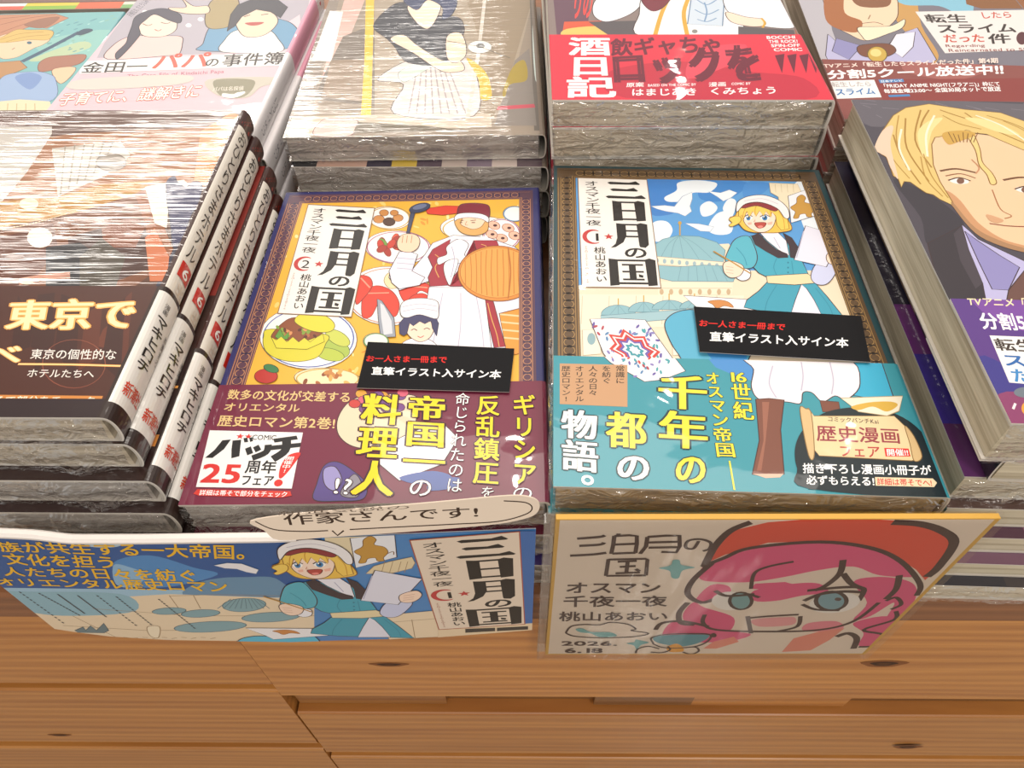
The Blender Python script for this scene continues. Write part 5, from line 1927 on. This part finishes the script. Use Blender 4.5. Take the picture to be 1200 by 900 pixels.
LAB_E = ['teal comic with a straw hat figure and oar, at the far left back', 'comic under the teal straw hat comic', 'third comic under the teal straw hat comic', 'bottom comic under the teal straw hat comic']
for i in range(4):
    bk = Book(book_mtx(-0.3860 + 0.001 * i, 0.1960, 0.0360 - 0.0120 * i, 0.07), 0.0120, W=0.1105, D=0.165, bulge=0.0018)
    bk.make(LAB_E[i], 'comics in the far left back stack', '#6aa4ac', M_GLOSS, M_PAGE_GREY, cover_lagoon if i == 0 else None)

# --- the row behind, only its front edge in view
LAB_J = ['comic with a brightly coloured foot strip, at the top left corner', 'comic under the bright foot strip comic at the top left corner', 'third comic of the stack at the top left corner', 'bottom comic of the stack at the top left corner']
for i in range(4):
    bk = Book(book_mtx(-0.4000, 0.3670, 0.0360 - 0.0120 * i, 0.06), 0.0120, W=0.1265, D=0.182)

    def dr(a, b):
        n = [('#e0604c', 0), ('#8ab83c', .34), ('#e2643c', .62), ('#7ab06a', .86)]
        for k, (c, f) in enumerate(n):
            e = n[k + 1][1] if k < 3 else 1
            a.puv(c, [(b.W * f, 0), (b.W * e, 0), (b.W * e, .0055), (b.W * f, .0055)])
            a.puv({0: '#f0ecec', 1: '#e8c83c', 2: '#e2643c', 3: '#d8d8cc'}[k], [(b.W * f, .0055), (b.W * e, .0055), (b.W * e, .010), (b.W * f, .010)])
        a.stroke_uv('#2a2220', [(0, .0102), (b.W, .0108)], .0008)
    bk.make(LAB_J[i], 'comics in the top left corner stack', '#7a5a54', M_GLOSS, M_PAGE_GREY, dr if i == 0 else None)

# ------------------------------------------------------------------ leaflet along the table edge
TI = TABLE.inverted()
TN = TABLE.to_3x3() @ Vector((0, -1, 0))


def leaf_uv(p, y=-0.0034):
    q = TI @ hit(p[0], p[1], TABLE @ Vector((0, y, 0)), TN)
    return (q.x, q.z)


L_TOP = [leaf_uv(p) for p in ((0, 627), (40, 629), (80, 634), (160, 634), (320, 632), (480, 626), (628, 620))]
L_BOT = [leaf_uv(p) for p in ((64, 737), (90, 741), (130, 746), (198, 750), (340, 752), (486, 748), (627, 737))]
lx0 = L_BOT[0][0]
L_TOP.insert(0, (lx0, L_TOP[0][1] + 0.0005))


def interp(P, x):
    P = sorted(P)
    if x <= P[0][0]:
        return P[0][1]
    for a, b in zip(P, P[1:]):
        if x <= b[0]:
            return a[1] + (b[1] - a[1]) * (x - a[0]) / (b[0] - a[0])
    return P[-1][1]


lx1 = min(L_TOP[-1][0], L_BOT[-1][0])
m = MB()
N = 60
back = -0.0034 + 0.0004
tops = [(lx0 + (lx1 - lx0) * i / N) for i in range(N + 1)]
front, rear = [], []
for x in tops:
    front.append((x, -0.0034, interp(L_TOP, x), interp(L_BOT, x)))
for i in range(N):
    a, b = front[i], front[i + 1]
    m.face(((a[0], a[1], a[3]), (b[0], b[1], b[3]), (b[0], b[1], b[2]), (a[0], a[1], a[2])), lin('#4a86c4'))
    m.face(((a[0], back, a[2]), (b[0], back, b[2]), (b[0], back, b[3]), (a[0], back, a[3])), lin('#eee8e2'))
    m.face(((a[0], back, a[3]), (b[0], back, b[3]), (b[0], a[1], b[3]), (a[0], a[1], a[3])), lin('#eee8e2'))


def leaf_map(u, v, o):
    t, b = interp(L_TOP, u), interp(L_BOT, u)
    return (u, -0.0034 - o, min(max(v, b), t))


class LeafArt(Art):
    def emit(s, P, col, clip=None):
        P = clip_rect(P, clip or s.clip)
        if len(P) < 3:
            return
        for x0, x1 in ((lx0, lx1),):
            Q = []
            n = len(P)
            for i in range(n):      # split long edges so the sheet's curved rim is followed
                a, b = P[i], P[(i + 1) % n]
                k = max(1, int(abs(a[0] - b[0]) / 0.006))
                for j in range(k):
                    Q.append((a[0] + (b[0] - a[0]) * j / k, a[1] + (b[1] - a[1]) * j / k))
            Q = [(u, min(max(v, interp(L_BOT, u)), interp(L_TOP, u))) for u, v in Q]
            A = sum(Q[i][0] * Q[(i + 1) % len(Q)][1] - Q[(i + 1) % len(Q)][0] * Q[i][1] for i in range(len(Q)))
            if abs(A) < 1e-9:
                return
            if A < 0:
                Q = Q[::-1]
            s.mb.face([s.mapfn(u, v, s.layer * s.STEP) for u, v in Q], col)


a = LeafArt(m, leaf_uv, leaf_map, (lx0, lx1, -0.2, 0.2))
a.frame(0, 580, 3.53)
a.p('#2a5899', '-400,100 1300,100 1300,420 -400,440')
a.p('#4f8cc8', '470,280 620,250 800,300 900,330 700,380 520,370', 1)
a.p('#8fb8da', '470,290 540,300 600,330 560,380 480,370', 1)
a.p('#9fc4dc', '-300,380 1300,400 1300,480 -300,480')
a.p('#b8ccd8', '350,195 520,190 480,215 380,215', 1)
a.p('#6a93b4', '800,370 900,345 1010,340 1140,345 1180,420 780,420', 1)
a.p('#ecd7b8', '-300,470 700,410 1300,430 1300,800 -300,800')
a.p('#8fb8c8', '-200,400 120,400 500,410 560,480 300,500 100,480', 1)
LN = '#a58a6a'
for P in ('700,418 900,412 1300,420', '380,470 800,500 1300,500', '300,500 480,590', '700,415 740,470', '800,415 830,470', '260,540 600,560 900,560'):
    a.l(LN, P, 3, 0)
for x, y, rx, ry in ((1010, 455, 90, 28), (830, 490, 80, 16), (870, 545, 150, 22), (1120, 505, 120, 20), (700, 480, 70, 14)):
    a.eo('#86aab4', '#4f6a74', x, y, rx, ry, -0.05, 3)
for x in range(900, 1120, 24):
    a.l('#5f7f8a', [(1010 + (x - 1010) * .5, 430), (x, 470)], 2.5, 0)
a.po('#f3e4c8', LN, '610,545 660,545 655,590 620,580', 3)
a.po('#6a7f86', '#4a5a60', '310,560 345,545 355,560 375,540 400,560 430,530 450,560 430,570 330,575', 3, 0)
for i in range(14):
    a.l(LN, [(350 + i * 40, 588 + (i % 2) * 6), (372 + i * 40, 590)], 2.2, 0)
for c, (x0, y0, x1, y1) in enumerate(((80, 400, 270, 535), (160, 405, 335, 500), (238, 410, 350, 490), (320, 415, 440, 505), (400, 415, 570, 545), (480, 420, 630, 540), (655, 430, 810, 555))):
    n = 13 + c % 4
    for i in range(n):
        x, y = x0 + (x1 - x0) * i / n, y0 + (y1 - y0) * i / n
        a.l('#4a4a4e', [(x, y), (x + 9, y + 5)], 5, 0)
        a.layer -= 1
    a.layer += 1
a.po('#f1eef2', '#7a90a8', '885,290 940,280 1000,283 1070,308 1060,325 1020,318 980,305 930,302', 2.5, 0)
Y = '#f3bd24'
a.t(Y, '民族が共生する一大帝国。', '-130,188 1075,204 1072,270 -90,232', bold=0.035)
a.t(Y, '文化を担う', '0,238 480,250 490,306 30,288', bold=0.035)
a.t(Y, '人たちの日々を紡ぐ', '0,295 810,306 830,360 20,334', bold=0.035)
a.t(Y, 'オリエンタル歴史ロマン', '-40,340 940,352 950,404 0,374', bold=0.035)
a.frame(280, 580, 3.158)
a.po('#e6d3ac', LN, '470,290 500,262 560,245 640,228 652,250 640,270 560,290', 2.5, 0)
for x in (540, 570, 600, 625):
    a.l(LN, [(x, 245), (x - 12, 285)], 2, 0)
a.po('#ecd7b8', LN, '520,445 745,425 748,545 560,545', 2.5, 0)
a.l(LN, '560,470 745,455', 2.5, 0)
a.l(LN, '640,460 655,540', 2.5, 0)
a.frame(0, 580, 3.53)
# the figure from the cover, printed again at its own scale
c0, c1 = C1.uv((887.3, 255.8)), C1.uv((924.0, 327.5))
d0, d1 = leaf_uv((363, 660.7)), leaf_uv((416.2, 719.3))
zc, zd = complex(c1[0] - c0[0], c1[1] - c0[1]), complex(d1[0] - d0[0], d1[1] - d0[1])
rot = zd / zc


def figure_uv(p):
    q = C1.uv(p)
    zz = complex(q[0] - c0[0], q[1] - c0[1]) * rot
    return (d0[0] + zz.real, d0[1] + zz.imag)


g = LeafArt(m, figure_uv, leaf_map, (lx0, lx1, -0.2, 0.2))
g.layer = a.layer
g.frame(630, 170, 2.857)
g.p('#e8d8b4', '775,140 910,150 905,240 780,230')
g.po('#59bfe0', INK, '425,600 450,568 500,553 560,556 700,560 700,730 520,745 470,700 440,650', 2.6, 1)
g.po('#f3f2f6', INK, '488,505 700,518 748,560 560,575 540,552', 2, 0)
g.po('#cf8a4a', '#7a5320', '570,525 610,520 640,528 655,545 625,540 600,548 585,535', 1.6)
painter(g)
a.layer = g.layer
a.frame(280, 580, 3.158)
a.p('#3f6cb0', '1040,130 1100,130 1110,500 1060,510')
a.p('#e9d2b0', '740,495 1105,470 1105,520 740,540')
title_box(a, a.quad_uv('636,166 1036,134 1056,474 742,494'), '1', bg='#ead8c4', rim='#a8543c')
a.p('#3a3430', '838,492 948,488 948,500 838,506')
a.p('#3a3430', '955,488 1070,482 1070,494 955,500')
leaf = m.build('picture_leaflet', print_mat('leaflet_print', 0.4, 0.15, 0.15), None, TABLE)
tag(leaf, 'long blue leaflet with a teal-coated artist, hanging along the table edge at left', 'leaflet')
# folded white rim along its top edge
m = MB()
NR = sum(1 for f in front if f[0] < leaf_uv((345, 632))[0])
for i in range(NR):
    a_, b_ = front[i], front[i + 1]
    P = lambda q, dy, dz: (q[0], -0.0034 + dy, q[2] + dz)
    ring = [(-0.0006, -0.0012), (-0.0007, 0.0), (0.0003, 0.0008), (0.0018, 0.0008), (0.0026, 0.0)]
    for k in range(len(ring) - 1):
        m.face((P(a_, *ring[k]), P(b_, *ring[k]), P(b_, *ring[k + 1]), P(a_, *ring[k + 1])), lin('#efe9e4'))
fo = m.build('folded_rim', M_MATTE)
fo.parent = leaf

# ------------------------------------------------------------------ speech-bubble slip above the leaflet
bp0 = TABLE @ Vector((0, -0.0042, 0.0605))
bn = (TABLE.to_3x3() @ Vector((0, -math.sin(math.radians(66)), math.cos(math.radians(66))))).normalized()
bx = (TABLE.to_3x3() @ Vector((1, 0, 0))).normalized()
by = bn.cross(bx).normalized()
BM = Matrix((bx, by, bn)).transposed().to_4x4()
BM.translation = bp0
BI = BM.inverted()


def bub_uv(p):
    q = BI @ hit(p[0], p[1], bp0, bn)
    return (q.x, q.y)


m = MB()
out = smooth_closed(pts('293,611 340,603 388,599 450,594 530,587 597,581 622,583 632,590 630,600 618,607 584,614 520,620 440,626 380,630 327,633 310,622'), 4)
P = [bub_uv(p) for p in out]
if sum(P[i][0] * P[(i + 1) % len(P)][1] - P[(i + 1) % len(P)][0] * P[i][1] for i in range(len(P))) < 0:
    P.reverse()
m.face([(u, v, 0) for u, v in P], lin('#ead9c6'))
m.face([(u, v, -0.0006) for u, v in P][::-1], lin('#e2d2c0'))
for i in range(len(P)):
    j = (i + 1) % len(P)
    m.face(((P[i][0], P[i][1], -0.0006), (P[j][0], P[j][1], -0.0006), (P[j][0], P[j][1], 0), (P[i][0], P[i][1], 0)), lin('#e2d2c0'))
a = Art(m, bub_uv, lambda u, v, o: (u, v, o), (-1, 1, -1, 1))
a.frame(280, 580, 3.158)
K = '#4a3a30'
a.l(K, '60,98 130,128 240,135 330,132', 4)
a.l(K, '345,132 365,150 388,132', 5, 0)
a.l(K, '410,128 600,118 800,108 960,98 1060,72 1085,48 1060,28 980,22', 4)
a.t(K, '作家さんです!', '155,70 890,40 892,84 168,114', bold=0.02)
a.t('#7a6a5e', '新進気鋭の', '140,62 640,36 640,52 140,78', bold=0.0)
bub = m.build('speech_bubble_slip', M_SLIP, None, BM)
tag(bub, 'cream paper slip cut as a speech bubble with handwriting, above the blue leaflet', 'paper slip')

# ------------------------------------------------------------------ signed card in its clear sleeve
rb = 0.036
SM = Matrix.Translation((0.0004, -0.0160, 0.0657)) @ Matrix.Rotation(rb, 4, 'Z')
SI = SM.inverted()
SN = SM.to_3x3() @ Vector((0, -1, 0))
CW, CH = 0.1373, 0.1125


def card_uv(p):
    q = SI @ hit(p[0], p[1], SM.translation, SN)
    return (q.x, q.z)


q0, q1, q2, q3 = [card_uv(p) for p in ((650, 612), (1176, 604), (1015, 766), (640, 768))]
x0, x1 = (q0[0] + q3[0]) / 2, (q1[0] + q2[0]) / 2
z1, z0 = (q0[1] + q1[1]) / 2, (q2[1] + q3[1]) / 2
root = empty('signed_card', SM)
tag(root, 'gold-edged signed card with a pink-haired drawing, hanging before the teal comics', 'card')
m = MB()
m.box(x0, x1, 0.0, 0.0018, z0, z1, lin('#d9a94e'))
card = Art(m, card_uv, lambda u, v, o: (u, -o, v), (x0, x1, z0, z1))
card.ink = 1.7
a = card
a.puv('#e8d6c2', [(x0 + .0012, z0 + .001), (x1 - .0016, z0 + .001), (x1 - .0016, z1 - .0006), (x0 + .0012, z1 - .0006)])
a.clip = (x0 + .0012, x1 - .0016, z0 + .001, z1 - .0006)
# hair and cap
a.frame(620, 580, 4)
R_, P_, B_ = '#e2543e', '#e25a84', '#4a3530'


# cap (picture points)
a.frame(0, 0, 1)
a.p(R_, '822,662 836,640 858,622 900,612 980,606 1050,610 1088,616 1104,622 1118,636 1112,650 1098,668 1084,680 1074,668 1050,652 1010,640 960,634 900,636 850,650 832,658')
a.p(P_, '824,664 850,652 900,640 960,635 1010,642 1050,654 1070,668 1072,676 1030,674 1000,664 960,668 920,676 880,682 840,682 820,678', 1)
a.p(P_, '950,690 920,682 885,684 880,690 960,694', 0)
a.p(P_, '884,692 930,684 960,684 970,694 940,698 910,704 884,704', 1)
a.p(P_, '815,704 832,686 852,686 856,694 838,700 832,706', 1)
a.p(P_, '800,722 812,706 826,712 860,724 850,742 812,736', 1)
a.p(P_, '776,744 790,728 820,736 860,740 880,744 850,752 790,752', 1)
a.p(P_, '1000,682 1030,676 1062,680 1074,690 1070,708 1058,722 1046,730 1038,726 1048,706 1020,722 1000,726 1016,706', 1)
a.p(P_, '1000,730 1040,722 1050,736 1040,750 1020,758 1006,756 1012,742', 1)
a.p('#e88a96', '948,730 980,728 988,736 960,740 940,738', 1)
a.p('#e8907a', '930,748 960,740 990,736 972,750 950,762 916,764', 0)
a.p('#e8907a', '836,752 860,746 866,752 840,760 824,760', 0)
for P, wd in (('826,662 838,640 856,622 880,612', 6), ('1046,612 1078,614 1104,622 1118,636 1100,664 1086,676', 7), ('822,664 848,654 880,642 960,635 1020,642 1056,658 1078,684 1074,698', 4.5),
              ('880,690 884,672 900,664 930,658', 3), ('834,660 812,680 806,696 822,706 842,700', 4.5), ('806,706 796,718 798,730 814,732', 4), ('988,656 984,672 968,686 954,692', 4.5), ('988,672 998,684 1012,690', 4.5),
              ('1054,674 1050,690 1038,702', 4.5), ('768,738 776,730 800,728 830,734', 3.5), ('826,720 824,730 840,738 900,740 960,738 1000,728 1030,706', 3), ('876,722 880,742', 3), ('938,722 934,734 910,740', 3), ('946,692 990,688 1012,690 1006,704', 4), ('1038,704 1050,700 1056,708 1044,714', 3),
              ('1050,716 1048,726 1012,738 1036,744 1026,756 1006,758', 3), ('980,746 994,742 1004,748 1000,760', 4.5), ('840,706 870,696 890,700', 3)):
    a.l(B_, P, wd)
# eye on the right, its twin, mouth
a.e('#efe8de', 978, 706, 30, 12, -0.1)
a.e('#7fa4ac', 974, 704, 17, 11, -0.1)
a.l(B_, [(974 + 18 * math.cos(t), 704 + 11 * math.sin(t)) for t in [2 * math.pi * i / 20 for i in range(20)]], 3, 0, closed=True)
a.e('#5a4440', 982, 702, 4, 2)
a.l(B_, '942,704 962,696 990,693 1012,694', 4)
a.l(B_, '940,708 956,714 984,715', 3)
a.e('#efe8de', 856, 704, 22, 11)
a.e('#7fa8a8', 868, 704, 12, 10)
a.l(B_, [(868 + 13 * math.cos(t), 704 + 10 * math.sin(t)) for t in [2 * math.pi * i / 20 for i in range(20)]], 2.5, 0, closed=True)
a.l(B_, '838,692 852,698 884,696', 3.5)
a.l(B_, '878,724 900,722 936,720', 2.6)
a.p('#e9a0a0', '882,726 920,723 932,724 928,732 890,734', 1)
# lettering by brush
a.frame(620, 580, 4)
for P in ('225,204 330,196 355,188', '235,238 330,232 352,222', '192,284 300,278 362,270'):
    a.l(B_, P, 13)
for P in ('400,190 395,230 385,275', '400,192 470,188 505,192 505,230 498,272', '398,232 498,228', '390,274 500,270', '420,180 415,192',
          '555,196 548,240 520,275', '555,196 640,190 705,190 706,240 690,268 620,266', '560,222 700,218', '560,246 695,244'):
    a.l(B_, P, 12, 0)
a.l(B_, '795,215 770,250 735,245 745,215 800,206 850,222 845,250 815,262', 10)
for P in ('372,300 360,378', '372,302 545,298 555,302 548,376', '362,378 548,376', '415,312 505,308', '425,336 500,332', '405,366 520,362', '462,312 456,364', '500,346 518,356'):
    a.l(B_, P, 11, 0)
for tx, Q in (('オスマン', '170,405 625,405 620,462 165,462'), ('千夜一夜', '158,470 650,470 648,522 156,526'), ('桃山あおい', '140,545 655,545 655,588 138,592')):
    a.t(B_, tx, Q, bold=0.035)
a.t(B_, '2026.', '150,680 420,680 416,708 150,708', bold=0.05)
a.t(B_, '6.18', '165,712 350,712 348,742 165,742', bold=0.05)
T_ = '#74b0ae'
a.p(T_, '675,304 705,304 715,326 778,338 720,352 700,388 668,385 658,354 608,342 662,328', 1)
a.p(T_, '500,676 520,680 562,690 525,702 505,722 490,704 456,694 492,688', 1)
a.l(B_, '175,640 200,614 260,606 330,608 380,596 460,604 500,626 480,634 560,648 480,664 330,668 220,662 180,650', 6, 1, closed=True)
a.p(T_, '218,628 250,624 290,640 380,642 410,660 330,664 290,648 240,642', 1)
a.p('#5f9aa4', '585,665 650,655 780,652 845,658 800,690 720,708 640,700 590,685', 1)
a.p('#eba53c', '645,712 690,695 720,712 720,732 660,734', 1)
a.l(B_, '580,690 575,668 640,652 770,648 850,655 830,690 760,712 640,715 590,700', 6, 1, closed=True)
a.l(B_, '500,740 510,720 560,708 610,720', 6)
a.l(B_, '570,735 620,738 660,725 650,708', 6)
a.l(B_, '720,735 760,745 795,730 780,712 730,715', 6)
a.e(B_, 865, 656, 14, 10)
m.build('card', print_mat('card_print', 0.55, 0.0), root)
m = MB()
rows = []
for j in range(9):
    r = []
    for i in range(31):
        u = x0 - 0.0034 + (x1 - x0 + 0.0050) * i / 30
        v = z0 - 0.0022 + (z1 - z0 + 0.0026) * j / 8
        r.append((u, -0.0011 - 0.0003 * math.sin(u * 160) * math.sin(j * 0.7), v))
    rows.append(r)
m.grid(rows, (1, 1, 1, 1))
rows2 = [[(p[0], 0.0022, p[2]) for p in r][::-1] for r in rows]
m.grid(rows2, (1, 1, 1, 1))
for P in ([r[0] for r in rows], rows[0], [r[-1] for r in rows]):
    for i in range(len(P) - 1):
        p, q = P[i], P[i + 1]
        m.face((p, q, (q[0], 0.0022, q[2]), (p[0], 0.0022, p[2])), (1, 1, 1, 1))
slv = m.build('clear_sleeve', M_SLEEVE, root)
m = MB()
xa, za = x0 - 0.0034, z0 - 0.0022
m.box(xa - 0.0002, xa + 0.0004, -0.0014, 0.0022, za, z1, lin('#d8d0c8'))
m.box(xa, x0 + (x1 - x0), -0.0014, 0.0022, za - 0.0003, za + 0.0004, lin('#cfc6bc'))
m.build('sleeve_seam', M_SLEEVE, slv)
